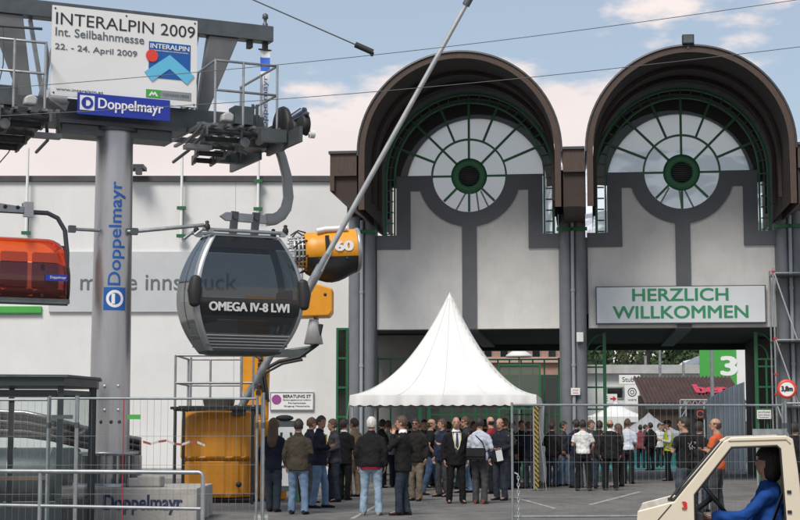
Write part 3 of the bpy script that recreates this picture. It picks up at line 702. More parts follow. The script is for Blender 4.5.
# logo square wrapped on the mast
za = L.inv(110, 310, -.35)[1]; zb = L.inv(110, 287, -.35)[1]; zc = (za + zb) / 2; hs_ = (zb - za) / 2
def wrap(u, dz_, r=.352): a = u / .35 + A0 + R(4); return (r * math.sin(a), -r * math.cos(a), zc + dz_)
mb = MB(); rows = [[wrap(-hs_ + 2 * hs_ * i / 10, q, .3515) for i in range(11)] for q in (-hs_, hs_)]; mb.loft(rows, False, 0, True, closed=False)
lg = mb.build('logo', blue_logo, mast)
mb = MB(); k = 28
mb.loft([[wrap(.155 * math.cos(2 * PI * i / k), .155 * math.sin(2 * PI * i / k), .3535) for i in range(k)], [wrap(.105 * math.cos(2 * PI * i / k), .105 * math.sin(2 * PI * i / k), .3535) for i in range(k)]], False, 0, True)
mb.loft([[wrap(-.06, -.09, .354), wrap(-.06, .09, .354)], [wrap(-.0, -.09, .354), wrap(0, .09, .354)]], False, 0, True, closed=False)
mb.build('logo_mark', white_ink, lg)
# head: cap plate, cross beam, gantry
mb = MB(); mb.lathe([(.42, 6.9), (.42, 6.96), (.33, 6.961)], 32, 'z'); mb.box(-1.25, 1.25, -.30, .42, 6.965, 7.04); mb.box(-1.0, 1.0, -.22, .32, 6.78, 6.962); mb.build('head_plate', steel_dark, tower)
MB().box(-2.75, 2.75, -.20, .26, 7.045, 7.42).build('cross_beam', steel_dark, tower, bevel=.015)
zt0 = 8.86
MB().box(-3.15, 2.98, -.14, .14, zt0, zt0 + .30).build('gantry_beam', steel_dark, tower, bevel=.012)
for s in (-1, 1):
    mb = MB(); poly = [(s * 1.52, 7.425), (s * 1.72, 7.425), (s * 2.30, zt0 - .002), (s * 1.72, zt0 - .002)]
    mb.prism(poly, -.10, .10); mb.build('gantry_leg', mat('leg_steel', (.16, .165, .165), .5, .4, var=.15, grime=.2), tower, bevel=.01)
    mb = MB(); mb.bar((s * 1.28, .12, 7.43), (s * 1.55, .12, zt0 - .01), .07, .07); mb.bar((s * 1.40, -.16, 7.43), (s * 1.2, -.16, 8.3), .06, .06); mb.build('gantry_strut', steel, tower)
    mb = MB(); mb.lathe([(.05, 0), (.05, .06), (.03, .08), (.03, .14), (.06, .17), (.05, .24), (.001, .27)], 12, 'z', (s * 2.86, 0, zt0 + .305)); mb.build('beam_finial', steel_dark, tower)
    mb = MB(); mb.bar((s * 2.55, 0, zt0 - .002), (s * 2.55, 0, zt0 - .14), .08, .16); mb.bar((s * 2.86, 0, zt0 - .002), (s * 2.86, 0, zt0 - .16), .08, .12); mb.build('lifting_lug', black_rub, tower)
    # catwalk
    mb = MB(); x0, x1 = s * 1.30, s * 2.72
    mb.bar((x0, -.75, 7.03), (x1, -.75, 7.03), .05, .10); mb.bar((x0, .85, 7.03), (x1, .85, 7.03), .05, .10)
    for q in range(7):
        xx = x0 + (x1 - x0) * q / 6; mb.bar((xx, -1.15, 6.99), (xx, 1.35, 6.99), .06, .05)
    mb.build('catwalk', mat('bracket_grey', (.17, .18, .185), .5, .5, var=.2), tower)
    mb = MB()
    for xx, yy in ((s * 1.52, -1.1), (s * 2.05, -1.1), (s * 2.70, -1.1), (s * 2.70, -.25), (s * 2.70, .9)): mb.tube([(xx, yy, 7.0), (xx, yy, 8.18)], .024, 8)
    for zz in (7.62, 8.16): mb.tube([(s * 1.52, -1.1, zz), (s * 2.70, -1.1, zz), (s * 2.70, .9, zz)], .024, 8)
    mb.tube([(s * 1.52, -1.1, 8.16), (s * 1.36, -.6, 8.02), (s * 1.36, -.4, 7.4)], .024, 8)
    mb.build('railing', steel, tower)
    # sheave train under the catwalk end: frames with rollers running along the rope
    mb = MB()
    for yy0, yy1, zz in ((-1.9, 1.9, 6.86), (-1.9, -.2, 6.72), (.2, 1.9, 6.72)): mb.box(s * 2.86 - .03, s * 2.86 + .03, yy0, yy1, zz - .07, zz + .07)
    mb.box(s * 2.45, s * 2.82, -.3, .3, 6.78, 7.04); mb.box(s * 2.3, s * 2.80, -1.35, -1.2, 6.72, 6.95); mb.box(s * 2.3, s * 2.8, 1.2, 1.35, 6.72, 6.95)
    tr = mb.build('sheave_frame', steel_dark, tower)
    for q in range(8):
        yy = -1.75 + q * .5
        mb = MB(); mb.lathe([(.02, -.07), (.16, -.07), (.19, -.055), (.17, 0), (.19, .055), (.16, .07), (.02, .07)], 20, 'x', (s * 2.97, yy, 6.98)); mb.build('sheave', black_rub, tr)
    # stacked dark rollers seen below the platform
    mb = MB()
    for q in range(5):
        zz = 6.90 - .075 * q; xa = s * (1.40 + .06 * q); xb = s * (2.40 - .10 * q) if s > 0 else s * (3.0 - .06 * q); mb.tube([(xa, -.95 + .36 * q, zz), (xb, -.95 + .36 * q, zz)], .05 if s > 0 else .07, 10)
    mb.build('roller', mat('roller_grey', (.045, .05, .052), .5, .3, var=.3, vs=20), tower)
    mb = MB()
    for q in range(5):
        zz = 6.90 - .075 * q; mb.box(s * (2.38 - .10 * q), s * (2.42 - .10 * q), -1.03 + .36 * q, -.87 + .36 * q, zz - .08, zz + .08); mb.box(s * (1.38 + .06 * q), s * (1.42 + .06 * q), -1.03 + .36 * q, -.87 + .36 * q, zz - .08, zz + .08)
    mb.bar((s * 1.40, -1.0, 6.95), (s * 1.65, .6, 6.55), .04, .08); mb.bar((s * 2.40, -1.0, 6.95), (s * 2.0, .6, 6.55), .04, .08); mb.tube([(s * 1.5, -1.1, 7.0), (s * 1.28, -.3, 6.62), (s * 1.28, .6, 6.55)], .03, 8); mb.tube([(s * 1.3, -1.12, 6.98), (s * 1.15, -.6, 6.70)], .025, 8); mb.box(s * 1.12, s * 1.6, -.72, -.5, 6.60, 6.68); mb.tube([(s * 2.05, -1.05, 6.98), (s * 2.12, -.8, 6.62), (s * 2.3, -.6, 6.60)], .03, 8); mb.lathe([(.09, -.05), (.09, .05)], 14, 'y', (s * 2.15, -.9, 6.74)); mb.lathe([(.07, -.05), (.07, .05)], 14, 'y', (s * 2.42, -.95, 6.78)); mb.build('roller_bracket', mat('bracket_grey', (.17, .18, .185), .5, .5, var=.2), tower)
    mb = MB(); mb.box(s * 1.95, s * 2.3, -.95, -.6, 7.07, 7.40); mb.tube([(s * 2.38, -.7, 7.07), (s * 2.38, -.7, 7.5)], .03, 8); mb.tube([(s * 2.46, -.7, 7.07), (s * 2.46, -.7, 7.5)], .03, 8); mb.box(s * 2.5, s * 2.66, -.5, .1, 7.07, 7.32); mb.build('control_box', steel_dark, tower)
    MB().prism([(s * 1.76 - .11, 7.067), (s * 1.76 + .10, 7.067), (s * 1.76 + .12, 7.19), (s * 1.76 + .02, 7.25), (s * 1.76 - .09, 7.20)], -1.13, -.93).build('work_lamp', mat('lamp_grey', (.45, .45, .44), .5), tower, bevel=.03)
    mb = MB()
    for q in range(10):
        a = R(20 + q * 14); r_ = .34
    mb.lathe([(.30, -.05), (.40, -.05), (.42, 0), (.40, .05), (.30, .05)], 28, 'x', (s * 2.93, -.75, 7.08)); mb.lathe([(.03, -.04), (.07, -.04), (.07, .04), (.03, .04)], 12, 'x', (s * 2.93, -.75, 7.08))
    for q in range(5): a = 2 * PI * q / 5; mb.bar((s * 2.93, -.75, 7.08), (s * 2.93, -.75 + .33 * math.cos(a), 7.08 + .33 * math.sin(a)), .03, .05)
    mb.build('guide_wheel', black_rub, tower)
    mb = MB(); mb.tube([(s * 2.98, -.75, 7.18), (s * 3.30, -.85, 7.42)], .085, 12); mb.lathe([(.10, 0), (.10, .05)], 12, 'x', (s * 3.30, -.85, 7.40)); mb.build('damper', mat('dark_blue', (.03, .05, .10), .4), tower)
    mb = MB(); mb.tube([(s * 3.0, -.75, 7.06), (s * 3.46, -.8, 7.02)], .03, 10); mb.lathe([(.08, 0), (.08, .09)], 12, 'x', (s * 3.46 - (.0 if s > 0 else .09), -.8, 7.02)); mb.build('bumper_pin', sign_white, tower)
mb = MB(); mb.bar((-.98, -.3, 7.24), (-1.35, -.5, 7.42), .12, .2); mb.tube([(-1.3, -.45, 7.36), (-1.0, -.45, 7.36)], .10, 12); mb.build('junction', steel_pale, tower)
mb = MB(); mb.tube([(-3.0, -.3, 8.55), (-1.42, -.3, 8.6)], .025, 6); mb.tube([(-2.1, -.3, 8.56), (-2.08, -.3, 7.9), (-2.2, -.3, 7.3)], .012, 5); mb.build('signal_cable', steel_dark, tower)
# signs carried by the tower
def on(px, py, c=-.55): return L.inv(px, py, c)
x0 = on(51.5, 50)[0]; x1 = on(197, 60)[0]; z0, z1 = 7.38, 8.985
sb = thing('event_sign', 'large white sign announcing INTERALPIN 2009 on the tower head', 'sign', L.world(x0, -.55, z0), R(25)); W, H = x1 - x0, z1 - z0
MB().box(0, W, 0, .03, 0, H).build('panel', sign_white, sb)
MB().box(.1, .16, .032, .35, -.0, H).box(W - .16, W - .1, .032, .35, 0, H).build('back_frame', steel, sb)
def stx(nm, s, m, pa, pb, hgt=None, bold=0.): 
    a = on(*pa); b = on(*pb); zm = (a[1] + b[1]) / 2 - z0
    text(nm, s, m, sb, (a[0] + b[0]) / 2 - x0, -.004, zm, width=b[0] - a[0], height=hgt, bold=bold, depth=.003)
stx('headline', 'INTERALPIN 2009', ink, (56, 19.5), (195, 31), .215, .0)
stx('subline', 'Int. Seilbahnmesse', grey_ink, (55.5, 31), (144, 40), .15, .004)
stx('date_line', '22. - 24. April 2009', grey_ink, (55, 46.5), (137, 55), .135, .004)
stx('web_address', 'www.interalpin.at', grey_ink, (56, 89.5), (103, 92.5), .065)
def lx(px): return on(px, 60)[0] - x0
a = on(149, 41); b = on(190, 81); lx0, lx1 = a[0] - x0, b[0] - x0; lz1, lz0 = a[1] - z0, b[1] - z0
lg = MB().box(lx0, lx1, -.008, -.001, lz0, lz1).build('logo', blue_logo, sb)
s_ = lx1 - lx0
text('logo_lettering', 'INTERALPIN', white_ink, sb, (lx0 + lx1) / 2, -.012, lz1 - s_ * .10, width=s_ * .93, height=s_ * .11, bold=.015, depth=.002)
text('logo_small_lettering', 'FACHMESSE INNSBRUCK INTERNATIONAL', white_ink, sb, (lx0 + lx1) / 2, -.012, lz1 - s_ * .205, width=s_ * .9, height=s_ * .03, depth=.002)
cxm = (lx0 + lx1) / 2; H_ = lz1 - lz0
ch = [(cxm, lz1 - H_ * .33), (cxm + s_ * .60, lz0 + H_ * .14), (cxm + s_ * .42, lz0 - H_ * .11), (cxm, lz0 + H_ * .28), (cxm - s_ * .42, lz0 - H_ * .11), (cxm - s_ * .60, lz0 + H_ * .14)]
MB().prism(ch, -.016, -.009).build('chevron', cyan_logo, lg)
MB().lathe([(.001, 0), (s_ * .145, 0), (s_ * .145, .006), (.001, .006)], 28, 'y', (lx0 + s_ * .07, -.017, lz1 - H_ * .40), sm=False).build('dot', red_logo, lg)
a = on(146, 91.5); b = on(191, 102); gx0, gx1 = a[0] - x0, b[0] - x0; gz0 = .11; gz1 = .26; gm = gx0 + (gx1 - gx0) * .32
MB().box(gx0, gm, -.006, -.001, gz0, gz1).build('green_label', bright_green, sb); MB().box(gm + .001, gx1, -.006, -.001, gz0, gz1).build('grey_label', steel, sb)
mm_ = (gx0 + gm) / 2; MB().prism([(mm_ - .09, gz0 + .03), (mm_ - .03, gz1 - .03), (mm_, gz0 + .08), (mm_ + .03, gz1 - .03), (mm_ + .09, gz0 + .03), (mm_ + .05, gz0 + .03), (mm_ + .03, gz1 - .08), (mm_, gz0 + .04), (mm_ - .03, gz1 - .08), (mm_ - .05, gz0 + .03)], -.010, -.0065).build('label_mark', white_ink, sb)
text('label_lettering', 'CONGRESS MESSE', grey_ink, sb, (gm + gx1) / 2, -.009, (gz0 + gz1) / 2, width=(gx1 - gm) * .85, height=.05, depth=.002)
mb = MB()
for qx in (.05, W / 2, W - .05):
    for qz in (.05, H - .05): mb.lathe([(.001, 0), (.018, 0), (.018, .008), (.001, .008)], 8, 'y', (qx, -.0, qz))
mb.build('screw', steel_dark, sb)
x0b = on(77.5, 105, -.62)[0]; x1b = on(170, 112, -.62)[0]; zb0, zb1 = 7.075, 7.455
db = thing('maker_sign', 'blue sign with white Doppelmayr lettering under the large white sign', 'sign', L.world(x0b, -.62, zb0), R(25)); W, H = x1b - x0b, zb1 - zb0
MB().box(0, W, 0, .03, 0, H).build('panel', blue_sign, db); MB().box(.2, .26, .032, .42, .1, .2).box(W - .26, W - .2, .032, .42, .1, .2).build('back_frame', steel, db)
lo = MB().box(.04, .30, -.008, -.001, .075, .335).build('logo', white_ink, db)
mb = MB(); k = 28; mb.lathe([(.058, 0), (.105, 0), (.105, .004), (.058, .004)], k, 'y', (.17, -.0125, .205), sm=False, caps=False); mb.box(.105, .145, -.0125, -.0085, .13, .28); mb.build('logo_mark', blue_sign, lo)
text('lettering', 'Doppelmayr', white_ink, db, .34 + (W - .44) / 2, -.004, H * .50, width=W - .50, height=.24, bold=.010, depth=.003)
# banner hanging from the gantry end
fb = thing('hanging_banner', 'narrow white and blue banner hanging from the right gantry end', 'banner', L.world(2.84, -.05, zt0 - .16), R(25))
rows = []; nb_ = 26
for i in range(nb_ + 1):
    t_ = i / nb_; zz = -1.75 * t_; wv = .03 * math.sin(t_ * 9); wd = .10 * (1 - .35 * t_)
    rows.append([(-wd + .02 * math.sin(7 * t_), wv, zz), (0, wv + .03 * math.cos(t_ * 13), zz), (wd, -wv, zz)])
mb = MB()
for i in range(nb_):
    blue = 1 < i < 6
    mb.loft(rows[i:i + 2], False, 1 if blue else 0, True, closed=False)
mb.build('cloth', [sign_white, mat('banner_blue', (.03, .12, .55), .6)], fb, fix=False); bt_ = text('lettering', 'Doppelmayr', blue_logo, fb, 0, -.055, -1.08, width=1.15, height=.13, depth=.002); bt_.rotation_euler = (PI / 2, -PI / 2, 0)
MB().tube([(-.13, 0, .01), (.13, 0, .01)], .015, 6).build('cord', ink, fb)
# small white-blue streamer behind the left gantry
fb2 = thing('streamer', 'small blue and white streamer hanging behind the left gantry leg', 'banner', L.world(-1.75, .3, zt0 - .30), R(25)); mb = MB()
mb.tube([(0, 0, .30), (0, 0, -.2)], .008, 5); 
for q in range(5): mb.add([(-.05, 0, -.2 - q * .2), (.06, .02, -.25 - q * .2), (.04, .0, -.40 - q * .2), (-.06, .02, -.36 - q * .2)], [(0, 1, 2, 3)], False, q % 2)
mb.build('cloth', [sign_white, blue_logo], fb2, fix=False)
# haul ropes along the line (through both sheave trains)
for s, nm in ((1, 'right'), (-1, 'left')):
    rp = thing('haul_rope', 'steel haul rope stub clamped in the ' + nm + ' roller train of the tower', 'rope', L.world(s * 2.97, 0, 7.16), R(25)); MB().tube([(0, -1.95, 0), (0, 1.95, 0)], .026, 8).build('strand', steel_dark, rp); MB().lathe([(.05, 0), (.05, .1), (.02, .16)], 8, 'y', (0, -1.78, 0)).build('end_clamp', steel_dark, rp)

# foundation block with maker's name
x0 = L.inv(58, 500, -.95)[0]; x1 = L.inv(197, 500, -.95)[0]
FB = Frame((at(62, 500, 27.5).x, 27.5, 0), 0)
fx = at(197, 500, 27.5).x - FB.O.x
fd = thing('foundation_block', 'pale concrete foundation block under the lift tower with a maker name', 'foundation', FB.O)
MB().box(0, fx, 0, 2.3, 0, BZ).build('block', concrete, fd, bevel=.02)
text('lettering', 'Doppelmayr', mat('worn_navy', (.02, .03, .08), .6, var=.3), fd, fx * .60, -.005, .30, width=fx * .58, height=.33, bold=.012, depth=.003)
MB().box(.04, .38, -.012, -.001, .06, .42).build('logo', blue_logo, fd)
for (px, py, s, lb) in ((136, 484, .30, 'rough pale stone lying on the foundation block nearest the tower base'), (150, 482, .38, 'larger pale stone block on the right end of the foundation block')):
    p = at(px, py, 27.9); t = MB(); random.seed(int(px)); t.box(-s * .55, s * .55, -s * .4, s * .4, 0, s * .52); o = t.build('stone', concrete, None, bevel=.03, loc=(p.x, 28.0, BZ + .001)); o.rotation_euler = (0, 0, R(17 if s < .35 else -9)); tag(o, lb, 'stone')

# ------------------------------------------------------------------ gondola cabin
gx = 2.40; GZ0 = L.inv(240, 350.5, -.6)[1]; GH = 2.10
gon = thing('gondola_cabin', 'silver and black gondola cabin lettered OMEGA IV-8 LWI hanging from the tower', 'gondola', L.world(gx, -.05, GZ0), R(25))
def hxz(t): return (.70 + .375 * (1 - ((t - .46) / .54) ** 2) if t > .46 else .73 + .345 * (1 - ((t - .46) / .46) ** 2))
def hyz(t): return (.33 + .24 * (1 - ((t - .46) / .54) ** 2) if t > .46 else .36 + .21 * (1 - ((t - .46) / .46) ** 2))
rc = .105
def ring_at(t, off=0., npc=6):
    hx_, hy_ = hxz(t) + off, hyz(t) + off; z = t * GH; pts = []
    for cxs, cys, a0 in ((1, -1, -PI / 2), (1, 1, 0), (-1, 1, PI / 2), (-1, -1, PI)):
        for i in range(npc + 1):
            a = a0 + PI / 2 * i / npc; pts.append((cxs * (hx_ - rc) + rc * math.cos(a), cys * (hy_ - rc) + rc * math.sin(a), z))
    return pts     # 4*(npc+1) points; corner k occupies [k*7 .. k*7+6]; straight side after each corner
TS = [i / 24 for i in range(25)]
mb = MB()
rings = [ring_at(t) for t in TS]
for k in range(4):
    seg = [[r[k * 7 + i] for i in range(7)] for r in rings]
    inn = [[(p[0] * .955, p[1] * .94, p[2]) for p in s] for s in seg]
    mb.loft(seg, False, 0, True, closed=False)
mb.build('frame', silver, gon)
capz = [(t, o) for t, o in ((1.0, 0.0), (1.018, -.05), (1.028, -.16))]
mb = MB(); rr = [ring_at(1.0, 0)] + [[(p[0], p[1], GH + dz_) for p in ring_at(1.0, o)] for dz_, o in ((.035, -.04), (.06, -.14))]
mb.loft(rr, True, 0, True); mb.build('roof', silver, gon)
mb = MB(); rr = [[(p[0], p[1], dz_) for p in ring_at(0.0, o)] for dz_, o in ((-.07, -.16), (-.04, -.03), (0.0, 0.0))]
mb.loft(rr, True, 0, True); mb.build('floor_pan', steel_dark, gon)
def side_panel(k, t0, t1, name, m, off, parent=gon, n=14, u0=0., u1=1.):
    rows = []
    for i in range(n + 1):
        t = t0 + (t1 - t0) * i / n; r = ring_at(t, off); a = Vector(r[k * 7 + 6]); b = Vector(r[(k + 1) % 4 * 7]); rows.append([a.lerp(b, u0), a.lerp(b, (u0 + u1) / 2), a.lerp(b, u1)])
    return MB().loft(rows, False, 0, True, closed=False).build(name, m, parent)
cab_glass = glassmat('cabin_glass', (.30, .345, .37), .90, .02, 1.5, (.02, .025, .03))
cab_glass2 = glassmat('cabin_side_glass', (.36, .41, .44), .62, .04, 1.5, (.035, .04, .043))
# side order: after corner0 (x+,y-) comes x+ side; corner1 -> back; corner2 -> x- side; corner3 -> front
louv = mat('louvre_silver', (.16, .165, .17), .35, .6, var=.05)
for k, nm in ((3, 'front'), (1, 'back')):
    side_panel(k, .89, .985, 'header_panel', black_gloss, 0.001); side_panel(k, .452, .888, 'window', cab_glass, 0.0)
    side_panel(k, .30, .45, 'name_panel', black_gloss, .002); side_panel(k, .148, .298, 'window', glassmat('low_glass', (.2, .24, .27), .5, .03, 1.5, (.015, .018, .02)), 0.0)
    lp = side_panel(k, .0, .146, 'louvre_panel', louv, -.004)
    mb = MB()
    for q in range(5):
        t = .025 + q * .026; r = ring_at(t, .008); a, b = Vector(r[k * 7 + 6]), Vector(r[(k + 1) % 4 * 7]); mb.tube([a, b], .012, 6)
    mb.build('louvre_slat', silver, lp)
for k in (0, 2):
    side_panel(k, .10, .985, 'window', cab_glass2, 0.0); side_panel(k, .0, .098, 'louvre_panel', louv, .0)
    side_panel(k, .19, .985, 'door_seal', black_rub, .006, u0=.485, u1=.515)
tzz = .375; yy_ = -hyz(tzz) - .006
o = text('lettering', 'OMEGA IV-8 LWI', mat('silver_ink', (.62, .63, .63), .35, .3), gon, -.02, yy_ - .008, tzz * GH, width=1.52, height=.155, bold=.032, depth=.003)
for sx in (-1, 1):
    for sy in (-1,):
        mb = MB(); mb.tube([(sx * (hxz(.40) - .02), sy * (hyz(.40) - .03), .40 * GH), (sx * (hxz(.5) - .02), sy * (hyz(.5) - .03), .50 * GH), (sx * (hxz(.60) - .02), sy * (hyz(.60) - .03), .60 * GH)], [.10, .13, .10], 14)
        mb.ell((sx * (hxz(.40) - .02), sy * (hyz(.40) - .03), .40 * GH), (.10, .10, .08), 12); mb.ell((sx * (hxz(.6) - .02), sy * (hyz(.6) - .03), .6 * GH), (.10, .10, .08), 12); mb.build('bumper', black_rub, gon)
# benches and floor inside
MB().box(-.78, .78, -.4, .4, .08, .12).build('cabin_floor', steel_dark, gon)
for s in (-1, 1):
    MB().box(s * .56, s * .86, -.38, .38, .52, .60).box(s * .84, s * .90, -.38, .38, .60, 1.15).build('bench', black_rub, gon, bevel=.02)
mb = MB()
for s in (-1, 1):
    mb.tube([(-.85, s * .32, GH + .10), (.80, s * .32, GH + .10)], .035, 8); mb.tube([(-.85, s * .32, GH + .10), (-1.0, s * .32, GH - .02)], .03, 8)
    for xx in (-.70, .70): mb.box(xx - .05, xx + .05, s * .32 - .05, s * .32 + .05, GH + .03, GH + .09)
mb.build('roof_rack', steel, gon)
mb = MB()
for sx in (-1, 1):
    for sy in (-1, 1): mb.lathe([(.045, 0), (.06, .05), (.05, .10), (.03, .12), (.04, .16), (.001, .18)], 12, 'z', (sx * .76, sy * .32, GH + .085))
mb.build('rubber_stop', black_rub, gon)
# hanger: plate bar and curved arm
zc_ = GH + .38
mb = MB(); mb.prism([(-.42, zc_ + .02), (-.30, zc_ - .06), (.55, zc_ - .08), (.62, zc_ + .02), (.55, zc_ + .08), (-.30, zc_ + .10)], -.04, .04); mb.build('hanger_plate', steel, gon, bevel=.01)
for xx in (-.16, .26): MB().bar((xx, 0, GH + .06), (xx + .04, 0, zc_ + .12), .13, .09).lathe([(.05, -.08), (.05, .08)], 10, 'y', (xx + .03, 0, zc_ + .02)).build('hanger_post', steel_dark, gon)
zr = 7.02 - GZ0; pts = []
P = [(.50, zc_), (.66, zc_ + .02), (.79, zc_ + .10), (.89, zc_ + .24), (.935, zc_ + .45), (.90, zc_ + .85), (.80, zc_ + 1.2), (.68, zr - .05)]
mb = MB(); rings = []
for i, (x_, z_) in enumerate(P):
    a = Vector(P[min(i + 1, len(P) - 1)]) - Vector(P[max(i - 1, 0)]); a.normalize(); nrm = Vector((-a.y, a.x)); hwid = .115 - .006 * i
    rings.append([(x_ + nrm.x * hwid, -.06, z_ + nrm.y * hwid), (x_ - nrm.x * hwid, -.06, z_ - nrm.y * hwid), (x_ - nrm.x * hwid, .06, z_ - nrm.y * hwid), (x_ + nrm.x * hwid, .06, z_ + nrm.y * hwid)])
mb.loft(rings, True, 0, True); mb.build('hanger_arm', mat('arm_grey', (.24, .25, .25), .4, .4, grime=.2), gon, bevel=.015)
mb = MB(); mb.box(.40, .70, -.16, .16, zr - .10, zr + .12); mb.lathe([(.09, -.2), (.09, .2)], 14, 'y', (.46, 0, zr + .08)); mb.box(.50, .62, -.22, .22, zr + .125, zr + .2); mb.build('rope_grip', steel_dark, gon)
# restraint bars from the mast to chair and cabin
a = L.inv(133, 231.5, -.3); b = L.inv(204, 225, -.3)
rb_ = thing('restraint_bar', 'thin grey steel bar tying the gondola roof to the tower mast', 'bar', L.world(a[0], -.3, a[1]), R(25)); MB().tube([(-.18, .1, 0), (0, 0, 0), (b[0] - a[0], 0, b[1] - a[1])], .035, 8).build('rod', steel, rb_); MB().box(-.05, .08, -.05, .05, -.06, .06).build('clamp', steel_dark, rb_)
a = L.inv(72, 229, -.3); b = L.inv(95, 229.5, -.3)
rb_ = thing('restraint_bar', 'short grey steel bar tying the orange chair to the tower mast', 'bar', L.world(a[0], -.3, a[1]), R(25)); MB().tube([(0, 0, 0), (b[0] - a[0] + .1, .1, b[1] - a[1])], .03, 8).build('rod', steel, rb_); MB().box(-.06, .06, -.05, .05, -.06, .06).build('clamp', steel_dark, rb_)

# ------------------------------------------------------------------ orange bubble chair
cxr = L.inv(71, 260, -.55)[0]; cz0 = L.inv(40, 304, -.55)[1]; cz1 = L.inv(20, 236, -.55)[1]
HWc = 1.62; ccx = cxr - HWc
chr_ = thing('bubble_chair', 'chairlift chair with a closed orange bubble hood at the left edge', 'chairlift chair', L.world(ccx, -.0, cz0), R(25))
bubm = glassmat('orange_bubble', (1.0, .16, .02), .62, .04, 1.45, (.85, .09, .01)); bubd = glassmat('red_bubble', (.45, .06, .03), .55, .04, 1.45, (.14, .012, .01))
H = cz1 - cz0
def bub(u, v, off=0.):   # u -1..1 across, v 0..1 from rear top over the front down to the lap
    au = abs(u); 
    prof = [(.35, H), (.05, H + .02), (-.30, H - .02), (-.50, H * .72), (-.58, H * .45), (-.56, H * .2), (-.50, .12)]
    s = v * (len(prof) - 1); i = min(int(s), len(prof) - 2); f = s - i
    # smooth with catmull
    p = [Vector(prof[max(0, min(len(prof) - 1, q))]) for q in (i - 1, i, i + 1, i + 2)]
    q = .5 * ((2 * p[1]) + (-p[0] + p[2]) * f + (2 * p[0] - 5 * p[1] + 4 * p[2] - p[3]) * f * f + (-p[0] + 3 * p[1] - 3 * p[2] + p[3]) * f ** 3)
    e = max(0, (au - .80) / .20); sh = 1 - .30 * e ** 2.2
    wid = HWc * (.93 + .07 * min(1, v * 1.6))
    return Vector((u * wid, .05 + (q.x - .05) * sh, q.y - (.16 * e ** 2.4) * (1 - v)))
def bsheet(v0, v1, name, m, n=14):
    rows = [[bub(-1 + 2 * j / 36, v0 + (v1 - v0) * i / n) for j in range(37)] for i in range(n + 1)]
    return MB().loft(rows, False, 0, True, closed=False).build(name, m, chr_)
bsheet(0, .56, 'bubble_hood', bubm); bsheet(.565, 1.0, 'bubble_visor', bubd)
for s in (-1, 1):
    rim = [bub(s, i / 16) for i in range(17)]; mid_ = Vector((s * HWc * .96, .05, H * .45))
    vs = rim + [mid_]; MB().add(vs, [(i, i + 1, 17) for i in range(16)], True).build('bubble_cheek', bubm, chr_)
    MB().tube([bub(s, i / 16) + Vector((s * .012, 0, 0)) for i in range(17)], .022, 6).build('bubble_edge', black_rub, chr_)
x_ = HWc * .66
mb = MB(); mb.bar(bub(.70, .58) + Vector((0, -.015, 0)), bub(.70, .98) + Vector((0, -.015, 0)), .05, .03, up=(0, 1, 0)); mb.build('visor_strap', black_rub, chr_)
p = bub(.84, .70); q = MB().box(-.19, .19, -.012, 0, -.055, .055).build('sticker', blue_sign, chr_, loc=p + Vector((0, -.02, 0)))
text('lettering', 'Doppelmayr', white_ink, q, .03, -.016, 0, width=.28, height=.06, depth=.002)
# seat, back rests, frame
for i in range(6):
    xx = -HWc * .86 + i * HWc * .344
    MB().box(xx - .25, xx + .25, -.12, .38, .20, .30).build('seat', black_rub, chr_, bevel=.04)
    MB().box(xx - .24, xx + .24, .38, .48, .34, H * .86).build('backrest', black_rub, chr_, bevel=.04)
mb = MB(); mb.box(-HWc, HWc, -.52, -.44, 0.02, .10); mb.box(-HWc, HWc, -.10, .42, .10, .17); mb.tube([(-HWc * .98, -.50, .02), (HWc * .98, -.50, .02)], .035, 8)
for i in range(7): xx = -HWc * .95 + i * HWc * .316; mb.bar((xx, -.48, .06), (xx, .3, .12), .05, .05)
mb.build('seat_frame', steel_dark, chr_)
mb = MB(); zt_ = L.inv(30, 209, -.3)[1] - cz0
for s in (-1, 1):
    mb.tube([(s * .5, .10, zt_), (s * (HWc - .28), .10, zt_), (s * (HWc - .10), .10, zt_ - .08), (s * (HWc + .03), .08, zt_ - .30), (s * (HWc + .07), .05, zt_ - .7), (s * (HWc + .06), 0, .5), (s * (HWc + .03), -.1, .25), (s * (HWc - .05), -.3, .06)], .042, 10)
mb.tube([(-.5, .10, zt_), (.5, .10, zt_)], .05, 10); mb.build('tube_frame', steel_dark, chr_)
pl = [(.0, zt_ + .16), (HWc - .62, zt_ + .06), (HWc - .62, zt_ - .03), (.0, zt_ - .03)]
mb = MB(); mb.prism(pl, -.02, .03); mb.prism([(-a_, b_) for a_, b_ in pl[::-1]], -.02, .03); cp = mb.build('carrier_plate', steel, chr_)
mb = MB()
for q in range(4): mb.lathe([(.001, 0), (.035, 0), (.035, .004), (.001, .004)], 10, 'y', (.35 + q * .22, -.024, zt_ + .055))
mb.build('hole', ink, cp)
MB().box(HWc - .72, HWc - .56, -.05, .08, zt_ - .10, zt_ + .16).build('frame_clamp', steel_pale, chr_)
MB().box(-HWc + .56, -HWc + .72, -.05, .08, zt_ - .10, zt_ + .16).build('frame_clamp', steel_pale, chr_)
rx = -2.97 - ccx; zr = 7.02 - cz0
mb = MB(); mb.tube([(0, .03, zt_ + .1), (.1, .03, zt_ + .6), (rx * .9, .0, zr - .5), (rx, 0, zr)], [.07, .07, .06, .06], 10); mb.box(rx - .15, rx + .15, -.16, .16, zr - .05, zr + .14); mb.build('hanger_arm', steel, chr_)

